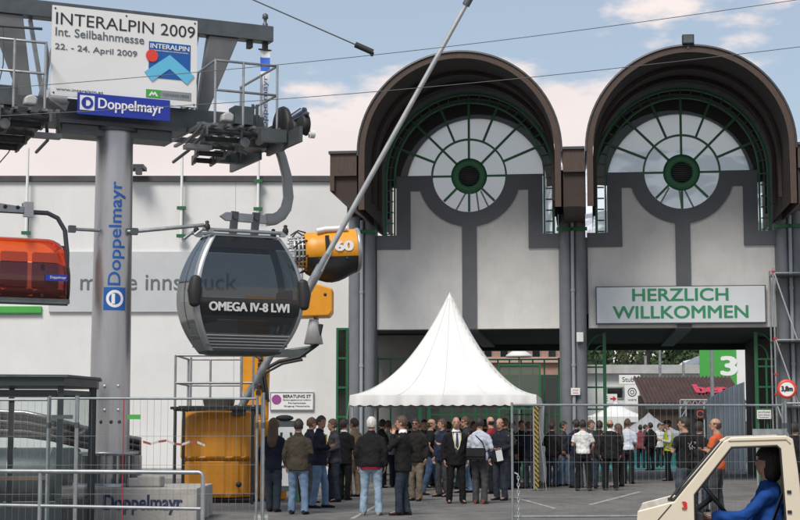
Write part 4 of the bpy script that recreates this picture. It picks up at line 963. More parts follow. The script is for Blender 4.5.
# ------------------------------------------------------------------ snow gun on its lift arm
SY = 36.0
SG = Frame((at(262, 500, SY).x, SY, 0), 0)
def sgp(px, py, c=0.): x, z = SG.inv(px, py, c); return x, z
gun = thing('snow_gun', 'orange fan snow gun marked 60 on a tall orange lift arm', 'snow gun', SG.O)
x0, zc_ = sgp(305, 252); x1, _ = sgp(357, 252); zc_ = sgp(330, 252)[1]; rr_ = .50
GT = Matrix.Translation((x0, 0, zc_)) @ Matrix.Rotation(R(9), 4, 'Z') @ Matrix.Rotation(R(-3), 4, 'Y')
Lb = (x1 - x0) * 1.02
mb = MB(); mb.M = GT; mb.lathe([(.40, -.02), (.43, 0), (.44, .25), (.47, .5), (.485, Lb - .12), (.485, Lb - .05)], 40, 'x', caps=False); barrel = mb.build('barrel', orange, gun)
mb = MB(); mb.M = GT; mb.lathe([(.47, Lb - .05), (.505, Lb - .045), (.515, Lb), (.50, Lb + .04), (.44, Lb + .04), (.42, Lb - .2), (.36, Lb - .3), (.001, Lb - .3)], 40, 'x', caps=False); mb.build('inlet_rim', silver, barrel)
mb = MB(); mb.M = GT
for q in range(3):
    mb.lathe([(.33, -.06 - .09 * q), (.36, -.05 - .09 * q), (.37, -.09 - .09 * q), (.33, -.10 - .09 * q)], 32, 'x')
for q in range(16):
    a = 2 * PI * q / 16; mb.tube([(-.02, .35 * math.cos(a), .35 * math.sin(a)), (-.33, .33 * math.cos(a), .33 * math.sin(a))], .022, 6); mb.ell((-.34, .33 * math.cos(a), .33 * math.sin(a)), (.04, .03, .03), 8, 0, 6)
mb.build('nozzle_ring', steel_pale, barrel)
mb = MB(); mb.M = GT
for q in range(6):
    a = R(60 + 45 * q); mb.tube([(.02, .44 * math.cos(a), .44 * math.sin(a)), (-.16, .52 * math.cos(a + .2), .52 * math.sin(a + .2)), (-.30, .40 * math.cos(a + .4), .40 * math.sin(a + .4))], .018, 6)
mb.build('hose', black_rub, barrel)
mb = MB(); mb.M = GT; rows = []
for i in range(9):   # black curved sheet wrapped under the barrel
    t_ = i / 8; x_ = t_ * Lb * .98; row = []
    d_ = .50 + .22 * math.sin(PI * min(1, t_ * 1.05)) ** 1.0
    for j in range(15):
        a = R(200 + 140 * j / 14); k_ = abs(math.sin(a)) ; r_ = .50 + (d_ - .50) * max(0, k_ - .45) / .55
        row.append((x_, r_ * math.cos(a), r_ * math.sin(a)))
    rows.append(row)
mb.loft(rows, False, 0, True, closed=False); mb.build('black_underside', black_rub, gun)
mb = MB(); mb.M = GT; mb.tube([(.25, -.30, .43), (.45, -.28, .47), (Lb - .25, -.28, .48)], .06, 10); mb.build('water_pipe', sign_white, barrel)
mb = MB(); mb.M = GT; mb.box(.42, .50, -.56, -.42, -.1, .30); mb.ell((.28, -.45, -.22), (.04, .02, .04), 8); mb.ell((Lb - .3, -.45, -.22), (.04, .02, .04), 8); mb.ell((.5, -.1, .49), (.05, .05, .04), 8); mb.ell((.9, -.1, .49), (.05, .05, .04), 8); mb.build('bracket', black_rub, barrel)
o = text('lettering', '60', white_ink, barrel, 0, 0, 0, width=.38, height=.21, bold=.05, depth=.003)
o.matrix_basis = GT @ Matrix.Translation((Lb * .70, -.492, .06)) @ Matrix.Rotation(PI / 2, 4, 'X')
# yoke box below
a = sgp(303, 279); b = sgp(333, 318); c = sgp(316, 276)
MB().prism([(a[0] - .15, a[1]), (b[0], sgp(333, 290)[1]), (b[0], b[1] + .12), (b[0] - .08, b[1] + .02), (a[0] - .12, b[1])], -.42, .42).build('yoke_box', orange, gun, bevel=.03)
mb = MB(); p0 = sgp(326, 296); mb.ell((p0[0], -.425, p0[1]), (.035, .02, .035), 8); mb.build('lock_knob', black_rub, gun)
mb = MB(); a = sgp(312, 320); b = sgp(304, 343); mb.lathe([(.10, 0), (.22, -.55), (.20, -.56), (.001, -.56)], 18, 'z', (a[0] + .05, -.2, a[1])); mb.build('nozzle_cup', steel_pale, gun)
mb = MB(); a = sgp(316, 318); b = sgp(300, 352); c = sgp(272, 358); mb.tube([(a[0], .1, a[1]), (a[0] - .1, .1, b[1] + .1), (c[0], .05, c[1] + .1)], .06, 10); mb.box(c[0], sgp(306, 350)[0], -.1, .1, b[1] - .12, b[1] + .05); mb.build('swivel_arm', steel_dark, gun)
# orange boom
a0, a1 = sgp(240, 352), sgp(270, 352); b0, b1 = sgp(246, 420), sgp(268, 420); e0, e1 = sgp(256, 506), sgp(286, 506)
up0, up1 = sgp(236, 300), sgp(268, 300)
MB().prism([up0, up1, a1, b1, b0, a0], -.16, .16).build('boom', orange, gun, bevel=.03)
MB().prism([(b0[0] - .1, b0[1]), (sgp(285, 414)[0], b0[1]), (e1[0], .02), (b0[0] - .1, .02)], -.22, .22).build('base_column', orange, gun, bevel=.03)
MB().bar((up0[0] + .2, 0, up0[1]), (sgp(306, 305)[0], 0, sgp(306, 305)[1]), .2, .2).build('boom_link', orange, gun)
mb = MB(); h = [sgp(*q) for q in ((322, 325), (318, 345), (300, 358), (280, 362), (262, 372), (266, 400))]; mb.tube([(p[0], -.26, p[1]) for p in h], .045, 8); mb.tube([(p[0] + .08, -.3, p[1] - .05) for p in h[2:]], .03, 8); mb.build('hose', black_rub, gun)
mb = MB(); 
for q in range(9): p0 = sgp(262 - q * .4, 348 + q * 5.5); mb.box(p0[0] - .05, p0[0] + .05, -.19, -.162, p0[1] - .06, p0[1] + .03)
mb.build('chain_guard', black_rub, gun)
# snow lance, leaning
LA = at(239, 411, 34.5); LJ = at(320, 268, 34.3); LT = at(468, 1, 33.6)
foot = LA
ln = thing('snow_lance', 'long slim grey pole leaning up to the right past the vault', 'pole', foot)
O_ = foot.copy()
MB().tube([foot - O_, (LJ - O_) * 1.0], [.085, .08], 14).build('lower_tube', steel, ln); MB().tube([(LJ - O_), LT - O_], [.062, .05], 12).build('upper_tube', steel_pale, ln)
e = (LT - LJ).normalized(); p = LJ - O_
mb = MB(); mb.tube([p - e * .75, p + e * .05], .10, 12); mb.tube([p + e * .05, p + e * .35], .08, 12); mb.tube([p - e * .1 + Vector((.09, -.08, 0)), p + e * .4 + Vector((.07, -.05, 0))], .02, 6); mb.build('joint_sleeve', steel, ln)
p = LT - O_; mb = MB(); mb.tube([p - e * .1, p + e * .25], .085, 12); mb.box(p.x - .12, p.x + .12, p.y - .06, p.y + .06, p.z + .08, p.z + .16); mb.tube([p + e * .25, p + e * .4], .04, 8); mb.build('lance_head', steel_dark, ln)
MB().box(-.14, .14, -.12, .12, -.10, .08).build('foot_clamp', steel_dark, ln, bevel=.01)

# ------------------------------------------------------------------ orange tank and work frame
TYk = 34.4
def tk(px, py): p = at(px, py, TYk); return p
c0 = at(215.5, 464, TYk); 
tank = thing('orange_tank', 'big two tier orange plastic tank standing behind the site fence', 'tank', (c0.x, TYk + .75, 0))
wU = (at(253, 440, TYk).x - at(178, 440, TYk).x) / 2 * 1.03; wL = wU * .90
zsplit = at(215, 464, TYk).z; ztk = at(215, 416, TYk).z
def sup(n, z, rx, ry, rib=0.):
    ring = []
    for j in range(n):
        a = 2 * PI * j / n; c, d = math.cos(a), math.sin(a); k_ = 1 + rib * (1 if (j % 8) < 5 else 0)
        ring.append((rx * k_ * math.copysign(abs(c) ** .66, c), ry * k_ * math.copysign(abs(d) ** .66, d), z))
    return ring
N_ = 120
MB().loft([sup(N_, .02, wL * .95, .66), sup(N_, .10, wL * .99, .69, .025), sup(N_, zsplit - .06, wL, .70, .025), sup(N_, zsplit - .02, wL * .98, .68)], True, 0, False).build('lower_shell', tank_or, tank)
MB().loft([sup(N_, zsplit - .015, wU * .96, .72), sup(N_, zsplit + .03, wU, .75), sup(N_, zsplit + .06, wU * .98, .74, .03), sup(N_, ztk - .16, wU * .95, .72, .03), sup(N_, ztk - .10, wU * .95, .71), sup(N_, ztk - .02, wU * .89, .66), sup(N_, ztk, wU * .80, .60)], True, 0, False).build('upper_shell', tank_or, tank)
hx0 = at(200, 410, TYk).x - c0.x; hx1 = at(230, 410, TYk).x - c0.x
mb = MB(); mb.ell_rings([((hx0 + hx1) / 2, 0, ztk + .002, (hx1 - hx0) / 2 * .8, .3), ((hx0 + hx1) / 2, 0, ztk + .16, (hx1 - hx0) / 2, .34), ((hx0 + hx1) / 2, 0, ztk + .26, (hx1 - hx0) / 2 * 1.05, .36)], 16, p=5); mb.box(hx1 + .05, hx1 + .62, -.3, .3, ztk - .06, ztk + .14); mb.build('hopper_lid', steel_dark, tank)
MB().lathe([(.001, 0), (.06, 0), (.06, .08), (.001, .08)], 10, 'y', (.5, -.70, .3)).build('drain_plug', black_rub, tank)
fr = thing('work_frame', 'grey railed work frame with black posts standing round the orange tank', 'frame', (at(174, 500, TYk - .35).x, TYk - .35, 0))
fx = lambda px: at(px, 400, TYk - .35).x - at(174, 500, TYk - .35).x
fz = lambda py: at(200, py, TYk - .35).z
mb = MB(); W = fx(253); D = 2.0
for xx, yy in ((0.0, 0), (fx(184), 0), (W, 0), (0.0, D), (W, D)): MB().box(xx - .03, xx + .03, yy - .03, yy + .03, 0.0, fz(411) + .028).build('post', black_rub, fr)
mb = MB(); z_ = fz(411); mb.box(-.1, W + .1, -.05, .05, z_ + .03, z_ + .09); mb.box(-.1, W + .1, D - .05, D + .05, z_ + .002, z_ + .09); mb.box(-.05, .05, .051, D - .051, z_ + .004, z_ + .088); mb.box(W - .05, W + .05, .051, D - .051, z_ + .004, z_ + .088); mb.build('beam', black_rub, fr)
mb = MB(); z2 = fz(355.5); zm = fz(383)
for xx, yy in ((fx(175), 0), (fx(185), .9), (fx(199), D), (W, 0), (W, D), (0, D)): mb.tube([(xx, yy, z_ + .09), (xx, yy, z2)], .026, 8)
for zz in (z2, zm): mb.tube([(0, 0, zz), (W, 0, zz)], .026, 8); mb.tube([(0, D, zz), (W, D, zz)], .024, 8); mb.tube([(0, 0, zz), (0, D, zz)], .024, 8); mb.tube([(W, 0, zz), (W, D, zz)], .024, 8)
mb.tube([(W - .25, -.02, z_ + .1), (W - .25, -.02, z2 + .0)], .03, 8); mb.build('railing', steel, fr)
mb = MB(); mb.box(.06, W - .06, .06, D * .2, z_ + .092, z_ + .11); mb.build('deck', steel_dark, fr)
# black pallet under the tank
p = thing('pallet', 'low dark pallet under the orange tank', 'pallet', (c0.x, TYk + .75, 0)); tank.location.z = .10; tank.location.y = TYk + .75
for q in (-.5, 0, .5): MB().box(-wL, wL, q - .06, q + .06, 0, .06).build('runner', black_rub, p)
MB().box(-wL * 1.02, wL * 1.02, -.62, .62, .062, .098).build('deck', black_rub, p)

# shiny steel tubes sloping down behind the shelter
for k in range(6):
    pts = []
    for px, py in ((-30, 411), (0, 412), (25, 413), (50, 418), (80, 427), (110, 434), (141, 440)):
        q = at(px, py + k * 4.6 - (max(0, px - 20) * .0105 * k * 1.4), 32.0 + .05 * k); pts.append(q)
    o = MB().tube(pts, .05, 12).build('steel_tube', mat('polished_tube', (.30, .30, .30), .16, .9, var=.1) if k % 2 == 0 else black_gloss, None)
    tag(o, ['topmost polished tube of the pile behind the glass shelter', 'black tube just under the topmost polished tube behind the shelter', 'second polished tube from the top behind the glass shelter', 'black tube between the two lower polished tubes behind the shelter', 'lowest polished tube of the pile behind the glass shelter', 'lowest black tube of the pile behind the glass shelter'][k], 'tube', 'tubes piled behind the shelter')
c = at(28, 447, 32.6); dm = thing('cable_drum', 'dark grey lying drum carrying the shiny tubes behind the shelter', 'drum', (c.x, 33.0, 0))
MB().lathe([(.5, -.95), (.52, -.9), (.52, .9), (.5, .95)], 30, 'x', (0, 0, .68)).build('drum_body', steel_dark, dm); MB().box(-.9, -.7, -.5, .5, 0, .4).box(.7, .9, -.5, .5, 0, .4).build('cradle', steel_dark, dm)
MB().lathe([(.53, 0), (.53, .05)], 30, 'x', (-.4, 0, .68)).lathe([(.53, 0), (.53, .05)], 30, 'x', (.4, 0, .68)).build('band', steel, dm)
c = at(120, 447, 32.6); t = thing('trestle', 'small dark trestle under the low end of the tubes by the tower', 'trestle', (c.x, 32.4, 0)); zt_ = at(125, 450, 32.3).z
MB().box(-.35, .35, -.3, .3, zt_ - .1, zt_).build('top', steel_dark, t); 
for sx in (-1, 1):
    for sy in (-1, 1): MB().box(sx * .3 - .03, sx * .3 + .03, sy * .25 - .03, sy * .25 + .03, 0, zt_ - .1).build('leg', steel_dark, t)
# ------------------------------------------------------------------ glass shelter booth at the left
BF = Frame((at(61, 500, 25.0).x, 25.0, 0), 9)
booth = thing('glass_shelter', 'dark framed glass ticket shelter with a flat roof left of the tower', 'shelter', BF.O, R(9))
bt = at(50, 386, 25).z; BW, BD = 2.3, 2.1; xs_side = .40
frm = mat('shelter_frame', (.028, .04, .045), .4, var=.1)
roofp = [(-BW, -.14), (.02, -.14), (xs_side + .08, BD - .9), (xs_side + .08, BD + .1), (-BW, BD + .1)]
mb = MB(); mb.prism(roofp, bt, bt + .13, plane='xy'); mb.build('roof', frm, booth)
mb = MB(); mb.prism([(p[0] + (.05 if p[0] > 0 else -.05), p[1] - (.05 if p[1] < 0 else -.05)) for p in roofp], bt + .132, bt + .17, plane='xy'); mb.build('roof_cap', steel_dark, booth)
post = [(-.04, 0), (xs_side, BD - .9), (xs_side, BD), (-.95, BD), (-1.3, 0), (-BW + .1, BD)]
for x, y in post: MB().box(x - .045, x + .045, y - .045, y + .045, 0, bt - .002).build('post', frm, booth)
mb = MB()
for z_ in (.42, bt - .10):
    for a_, b_ in (((-BW, 0, z_), (-.09, 0, z_)), ((-.02, .06, z_), (xs_side - .03, BD - .96, z_)), ((-BW, BD, z_), (xs_side - .05, BD, z_))): MB().bar(a_, b_, .05, .08).build('rail', frm, booth)
gl = glassmat('shelter_glass', (.95, .97, .97), .975, .03, 1.3, (.2, .22, .22))
MB().box(-BW, -.09, -.006, .006, .47, bt - .15).build('pane', gl, booth)
MB().bar((0.0, .05, (.47 + bt - .15) / 2), (xs_side - .04, BD - .97, (.47 + bt - .15) / 2), .012, bt - .62).build('pane', gl, booth)
MB().box(-BW, xs_side - .05, BD - .006, BD + .006, .47, bt - .15).build('pane', gl, booth)
MB().box(-BW, -.09, -.02, .02, .02, .375).bar((0.0, .05, .2), (xs_side - .04, BD - .97, .2), .04, .35).build('kick_panel', frm, booth)
MB().box(-BW + .2, -.25, .5, 1.1, .78, .83).build('counter', mat('wood_top', (.20, .14, .10), .5), booth)
MB().box(-BW + .25, -BW + .3, .55, 1.05, .02, .779).box(-.35, -.30, .55, 1.05, .02, .779).build('counter_leg', frm, booth)

# ------------------------------------------------------------------ fences
wire_m = mat('fence_wire', (.26, .28, .28), .5, .5, var=.1); tube_m = mat('fence_tube', (.27, .30, .31), .45, .5, var=.2, vs=5)
def fence_panel(a, b, h, label, feet=True):
    a, b = Vector(a), Vector(b); d = b - a; W = d.length; t = thing('site_fence_panel', label, 'fence', a, math.atan2(d.y, d.x), 'site fence panels')
    mb = MB()
    for xx in (.0, W): mb.tube([(xx, 0, .12), (xx, 0, h + .04)], .0205, 8)
    for zz in (.18, h): mb.tube([(.02, 0, zz), (W - .02, 0, zz)], .0185, 8)
    mb.build('frame', tube_m, t)
    mb = MB(); n = int(W / .10)
    for i in range(1, n): xx = W * i / n; j = .004 * math.sin(i * 7.1); mb.tube([(xx + j, .012, .19), (xx, .012, h - .01)], .0019, 4, False)
    for zz in (.62, 1.05, 1.48): mb.tube([(.02, .018, zz), (W * .5, .018, zz - .006), (W - .02, .018, zz)], .0026, 4, False)
    mb.build('wire_mesh', wire_m, t)
    for xx in (.0, W):
        MB().box(xx - .35, xx + .35, -.12, .12, 0, .115).build('foot', concrete, t, bevel=.015)
    mb = MB()
    for xx in (.0, W): mb.tube([(xx, 0, 1.6), (xx, 0, 1.68)], .028, 8)
    mb.build('coupler', steel_dark, t)
    return t
def gp(px, Y): return Vector((at(px, 428, Y).x, Y, 0))
fh = at(160, 398.5, 24).z - 0.0
fence_panel(gp(-110, 24.0), gp(48, 24.0), fh - .02, 'site fence panel of thin wire at the left frame edge across the glass shelter')
fence_panel(gp(49.5, 24.05), gp(76, 24.0), fh, 'very short site fence panel across the right end of the glass shelter')
fence_panel(gp(77.5, 24.0), gp(257, 24.2), fh, 'wide site fence panel crossing the tower foot and orange tank')
fence_panel(gp(263.5, 24.1), gp(262, 27.5), fh + .05, 'site fence panel turning away edge-on beside the orange tank')
fh2 = at(514, 405, 26).z
fence_panel(gp(512, 26.0), gp(783, 26.4), fh2, 'long site fence panel in front of the people by the right passage')
fence_panel(gp(786, 26.3), gp(900, 26.0), fh2 + .03, 'site fence panel leaving the frame at the right behind the cream truck')
# fence trimmings
p = gp(134, 23.93); p.z = at(134, 417, 23.93).z
tg = MB().box(-.095, .095, -.006, .006, -.035, .035).build('fence_tag', bright_green, None, loc=p); tag(tg, 'small green tag clipped to the fence beside the tower foot', 'tag')
p = gp(62, 23.93); p.z = at(62, 417, 23.9).z
tg = MB().box(-.16, .16, -.006, .006, -.03, .03).build('fence_plate', steel_dark, None, loc=p); tag(tg, 'small grey plate clipped to the short fence panel over the shelter', 'plate')
p = gp(123.5, 23.9)
st = MB().box(-.007, .007, -.003, .003, 0.02, fh + .0).build('red_strap', mat('strap_red', (.30, .02, .03), .7), None, loc=p); tag(st, 'thin red strap hanging down the fence in front of the tower', 'strap')
p0, p1 = at(143, 443, 24.13), at(205, 445, 24.16); pts = [p0.lerp(p1, i / 8) + Vector((0, .0, -.03 * math.sin(i * 1.7))) for i in range(9)]
mb = MB()
for i in range(8): mb.loft([[pts[i], pts[i] + Vector((0, 0, .035))], [pts[i + 1], pts[i + 1] + Vector((0, 0, .035))]], False, i % 2, True, closed=False)
tp = mb.build('barrier_tape', [mat('tape_red', (.30, .07, .06), .6), mat('tape_white', (.5, .5, .49), .6)], None, fix=False); tag(tp, 'faded red and white barrier tape strung along the fence left of the tank', 'tape')
# chain hanging by the right fence's first post
p = gp(518, 25.9); z1 = at(518, 476, 25.9).z
chn = thing('hanging_chain', 'short pale chain hanging beside the post of the right fence', 'chain', (p.x, 25.93, 0)); mb = MB(); nl = 14; 
for q in range(nl):
    zz = z1 - q * (z1 - .03) / nl; a = PI / 2 * (q % 2); rg = []
    pts = [(.018 * math.cos(2 * PI * i / 8) * math.cos(a), .018 * math.cos(2 * PI * i / 8) * math.sin(a), zz - .03 + .034 * math.sin(2 * PI * i / 8)) for i in range(9)]; mb.tube(pts, .0065, 5)
mb.build('links', steel_pale, chn); MB().tube([(0, 0, z1 + .02), (-.06, .0, z1 + .05)], .012, 6).build('hook', steel_pale, chn)
# pipe crowd barrier at bottom left
b0 = at(-40, 467, 20.3); b1 = at(203, 472.5, 19.6)
bar_ = thing('pipe_barrier', 'galvanised pipe railing with two rails at the lower left corner', 'barrier', (b1.x, b1.y, 0), math.atan2(b0.y - b1.y, b0.x - b1.x)); Wb = (Vector((b0.x, b0.y)) - Vector((b1.x, b1.y))).length; hb = b1.z
zl = at(203, 509, 19.6).z
rc_ = .05
mb = MB(); mb.tube([(Wb, 0, hb + .0), (rc_, 0, hb), (rc_ * .3, 0, hb - rc_ * .3), (0, 0, hb - rc_), (0, 0, 0.0)], .027, 12); mb.build('top_rail', steel, bar_)
MB().tube([(Wb, 0, zl + .02), (.02, 0, zl)], .022, 10).build('lower_rail', steel, bar_)
for px in (41, -30):
    q = (at(41, 480, 20.1).x - b1.x) / (b0.x - b1.x) * Wb if px == 41 else Wb; MB().tube([(q, 0, 0), (q, 0, hb - .02)], .025, 10).build('post', steel, bar_)
mb = MB(); mb.box(-.08, .08, -.08, .08, 0, .012); mb.build('foot_plate', steel, bar_)

# ------------------------------------------------------------------ overhead wires
wm = mat('wire', (.10, .10, .10), .5, .3)
def wire(pts, r, name, label, cat='wire'): 
    o = MB().tube(pts, r, 6).build(name, wm, None); return tag(o, label, cat)
WY = 18.0
a, b = at(-60, 101.5, WY), at(860, -1, WY); n_ = 20
wire([a.lerp(b, i / n_) + Vector((0, 0, -.12 * math.sin(PI * i / n_))) + Vector((0, 0, .10)) for i in range(n_ + 1)], .0042, 'overhead_wire', 'thin upper overhead wire running in front of the white event sign')
a, b = at(-60, 127.5, WY), at(860, 48, WY)
wire([a.lerp(b, i / n_) + Vector((0, 0, -.12 * math.sin(PI * i / n_))) + Vector((0, 0, .10)) for i in range(n_ + 1)], .0042, 'overhead_wire', 'thin lower overhead wire crossing the blue sign and both vaults')
e = at(368, 50, WY); s_ = at(190, -28, WY)
sw_ = thing('span_wire', 'thicker black span wire slanting down from the sky to a clamp on the upper wire', 'wire', e)
MB().tube([s_ - e, Vector((0, 0, 0))], .008, 6).build('strand', wm, sw_); d_ = (e - s_).normalized()
mb = MB(); mb.tube([-d_ * .16, d_ * .06], .035, 8); mb.tube([d_ * .06, d_ * .02 + Vector((0.02, 0, -.06))], .02, 6); mb.build('clamp', black_rub, sw_)
w2 = at(5, 158, 30); a = at(14, 142, 30)
wire([at(14, 143, 29.2), at(8, 153, 29.0), at(-12, 176, 29)], .012, 'loose_cable', 'short loose cable dangling under the left catwalk')

# ------------------------------------------------------------------ small cream truck with its driver
K = Frame((at(673, 503, 12.5).x, 12.5, 0), -10.0)
def kp(px, py, c=0.): return K.inv(px, py, c)
truck = thing('utility_truck', 'small cream utility truck numbered 3 with an open cab window', 'truck', K.O, R(-10)); TW = 1.36
hf = kp(636, 519); h0 = kp(637.5, 511); h1 = kp(672, 502); a0 = kp(674, 502); r0 = kp(724, 441); r1 = kp(731, 437.3); r2 = kp(786, 435.5); r3 = kp(793, 439); r4 = kp(798, 470)
xr_ = kp(803, 520)[0]; zbelt = kp(700, 520)[1] - .16
iA = kp(694.5, 495); i0 = kp(731.5, 447.5); i1 = kp(777, 445.8); i2 = kp(780.5, 449); i3 = kp(786, 520)
ztk = .30
# side wall polygon with the open door-window notch and a wheel arch
wheel_x = h0[0] + .24; wr = .235
arch = [(wheel_x + (wr + .05) * math.cos(PI - PI * i / 12), .24 + (wr + .05) * math.sin(PI - PI * i / 12)) for i in range(13)]
cab_xr = xr_ + .02
side = [(hf[0] - .01, .26), (hf[0], hf[1] - .1), h0, h1, (a0[0], a0[1]), r0, r1, r2, r3, r4, (cab_xr, zbelt), (cab_xr, ztk), (iA[0] + .40, ztk), (i3[0] - .0, zbelt), (i3[0], i3[1]), i2, i1, i0, iA, (iA[0], zbelt), (iA[0] + .02, ztk)] + list(reversed(arch))
# lower door is its own panel
side = [(hf[0] - .01, .26), (hf[0], hf[1] - .1), h0, h1, a0, r0, r1, r2, r3, r4, (cab_xr, zbelt), (cab_xr, ztk), (i3[0], ztk), i3, i2, i1, i0, iA, (iA[0], ztk)] + list(reversed(arch))
for y0, nm in ((0, 'side_panel'), (TW - .05, 'side_panel')):
    o = MB().prism(side, y0, y0 + .05).build(nm, cream, truck, bevel=.012)
MB().box(iA[0] + .006, i3[0] - .006, .004, .046, ztk, zbelt).build('door', cream, truck, bevel=.01)
MB().box(iA[0] + .006, i3[0] - .006, TW - .046, TW - .004, ztk, zbelt).build('door', cream, truck, bevel=.01)
mb = MB()     # rubber round the window opening
pts = [(iA[0], zbelt), iA, i0, i1, i2, i3]
for y0 in (-.003,): mb.tube([(p[0], y0 + .012, p[1]) for p in pts], .011, 6)
mb.build('window_seal', black_rub, truck)
for zz in (kp(786, 492)[1], kp(786, 512)[1]): MB().box(i3[0] + .012, i3[0] + .045, -.012, -.001, zz - .012, zz + .012).build('hinge', black_rub, truck, bevel=.003)
MB().tube([(i3[0] + .004, -.003, zbelt), (i3[0] + .006, -.003, ztk + .02)], .004, 5).tube([(iA[0] - .002, -.003, zbelt), (iA[0] - .002, -.003, ztk + .02)], .004, 5).build('door_gap', black_rub, truck)
MB().tube([(r1[0] - .02, -.004, r1[1] - .028), (r2[0], -.004, r2[1] - .03), (r3[0] - .02, -.004, r3[1] - .035)], .005, 5).build('drip_rail', mat('cream_dark', (.42, .36, .26), .5), truck)
# roof, hood, windscreen, nose, rear wall
def strip(poly, name, m, thick=.022, y0=.051, y1=TW - .051, bev=.008):
    mb = MB(); n = len(poly); dn = []
    for i in range(n):
        d = Vector(poly[min(i + 1, n - 1)]) - Vector(poly[max(i - 1, 0)]); d.normalize(); dn.append((poly[i][0] + d.y * thick, poly[i][1] - d.x * thick))
    mb.prism(poly + dn[::-1], y0, y1); return mb.build(name, m, truck, bevel=bev)
strip([(r0[0] + .02, r0[1] - .003), (r1[0], r1[1] - .003), (r2[0], r2[1] - .003), (r3[0], r3[1] - .004)], 'roof', cream)
strip([(hf[0] + .004, hf[1] - .1), (h0[0] + .003, h0[1] - .003), (h1[0], h1[1] - .004)], 'hood', cream)
strip([(hf[0] - .005, .27), (hf[0] + .003, hf[1] - .104)], 'nose', cream)
ws_ = strip([(a0[0] + .005, a0[1] + .006), (r0[0] + .012, r0[1] - .02)], 'windscreen', glassmat('windscreen', (.70, .76, .76), .9, .03, 1.45, (.1, .12, .12)), thick=.008, bev=0)
for y_ in (.04, TW - .04): MB().tube([(a0[0] - .004, y_, a0[1] + .01), (r0[0] - .004, y_, r0[1] - .01)], .012, 6).build('screen_rubber', black_rub, ws_)
mb = MB(); q0 = (h1[0] - .02, h1[1] + .012); mb.tube([(a0[0] - .03, .25, a0[1] + .02), (a0[0] + .10, .30, a0[1] + .16)], .008, 5); mb.tube([(a0[0] + .01, .16, a0[1] + .05), (a0[0] + .08, .5, a0[1] + .145)], .008, 5); mb.box(a0[0] - .05, a0[0] - .01, .22, .28, a0[1] - .005, a0[1] + .02); mb.build('wiper', black_rub, truck)
MB().bar((h0[0] + .15, -.002, h0[1] - .075), (h1[0] - .005, -.002, h1[1] - .02), .003, .008).build('hood_seam', black_rub, truck)
strip([(r3[0] - .004, r3[1] - .02), (r4[0] - .004, r4[1]), (cab_xr - .004, zbelt), (cab_xr - .004, ztk)], 'rear_wall', cream)
text('number', '3', red_ink, truck, kp(684.5, 505.5)[0], -.006, kp(684.5, 505.5)[1], height=.055, bold=.05, depth=.003)
MB().box(hf[0] + .03, cab_xr - .03, .06, TW - .06, .27, .31).build('floor', black_rub, truck)
dx = iA[0]
MB().prism([(h1[0] - .02, .32), (dx + .04, .32), (dx + .07, a0[1] - .09), (a0[0] + .0, a0[1] - .03), (h1[0] - .02, h1[1] - .06)], .055, TW - .055).build('dashboard', black_rub, truck, bevel=.01)
stc = kp(713, 497, .42); 
KW = Matrix.Translation((stc[0], .42, stc[1])) @ Matrix.Rotation(R(-38), 4, 'Y')
mb = MB(); mb.M = KW; n_ = 24
mb.tube([(0, .165 * math.cos(2 * PI * i / n_), .165 * math.sin(2 * PI * i / n_)) for i in range(n_ + 1)], .015, 8, False); mb.lathe([(.05, -.02), (.05, .02)], 14, 'x')
for a in (PI / 6, PI * 5 / 6, -PI / 2): mb.bar((0, .04 * math.cos(a), .04 * math.sin(a)), (0, .16 * math.cos(a), .16 * math.sin(a)), .03, .012)
mb.tube([(0, 0, 0), (-.32, 0, 0)], .022, 8); mb.build('steering_wheel', black_rub, truck)
seat_x = kp(765, 500, .42)[0]; sz = .62
MB().box(seat_x - .30, seat_x + .20, .12, TW - .12, .40, sz).build('seat', black_rub, truck, bevel=.03)
MB().prism([(seat_x + .13, sz), (seat_x + .19, sz), (seat_x + .235, 1.24), (seat_x + .19, 1.24)], .14, TW - .14).build('backrest', black_rub, truck, bevel=.015)
MB().bar((seat_x + .165, .08, 1.22), (seat_x - .05, .20, .62), .045, .006).build('seat_belt', black_rub, truck)
MB().box(cab_xr + .03, cab_xr + 1.5, .02, TW - .02, .42, .47).box(cab_xr + .03, cab_xr + 1.5, .02, .05, .472, .72).box(cab_xr + .03, cab_xr + 1.5, TW - .05, TW - .02, .472, .72).box(cab_xr + 1.47, cab_xr + 1.5, .051, TW - .051, .472, .72).build('cargo_bed', cream, truck, bevel=.008)
MB().box(hf[0] + .1, cab_xr + 1.45, .3, TW - .3, .27 - .08, .268).build('chassis', black_rub, truck)
for wx in (wheel_x, cab_xr + .75):
    for wy in (.10, TW - .10):
        wl_ = MB().lathe([(.13, -.07), (.21, -.075), (wr, -.05), (wr, .05), (.21, .075), (.13, .07)], 28, 'y', (wx, wy, wr)).build('wheel', black_rub, truck)
        MB().lathe([(.001, -.055), (.05, -.06), (.13, -.05), (.13, .05), (.05, .06), (.001, .055)], 20, 'y', (wx, wy, wr)).build('rim', silver, wl_)
for wy in (.22, TW - .22): MB().lathe([(.001, 0), (.07, 0), (.075, -.03), (.001, -.035)], 20, 'x', (hf[0] - .012, wy, .58)).build('headlight', sign_white, truck)
MB().box(hf[0] - .07, hf[0] - .012, .04, TW - .04, .30, .40).build('bumper', black_rub, truck, bevel=.015)

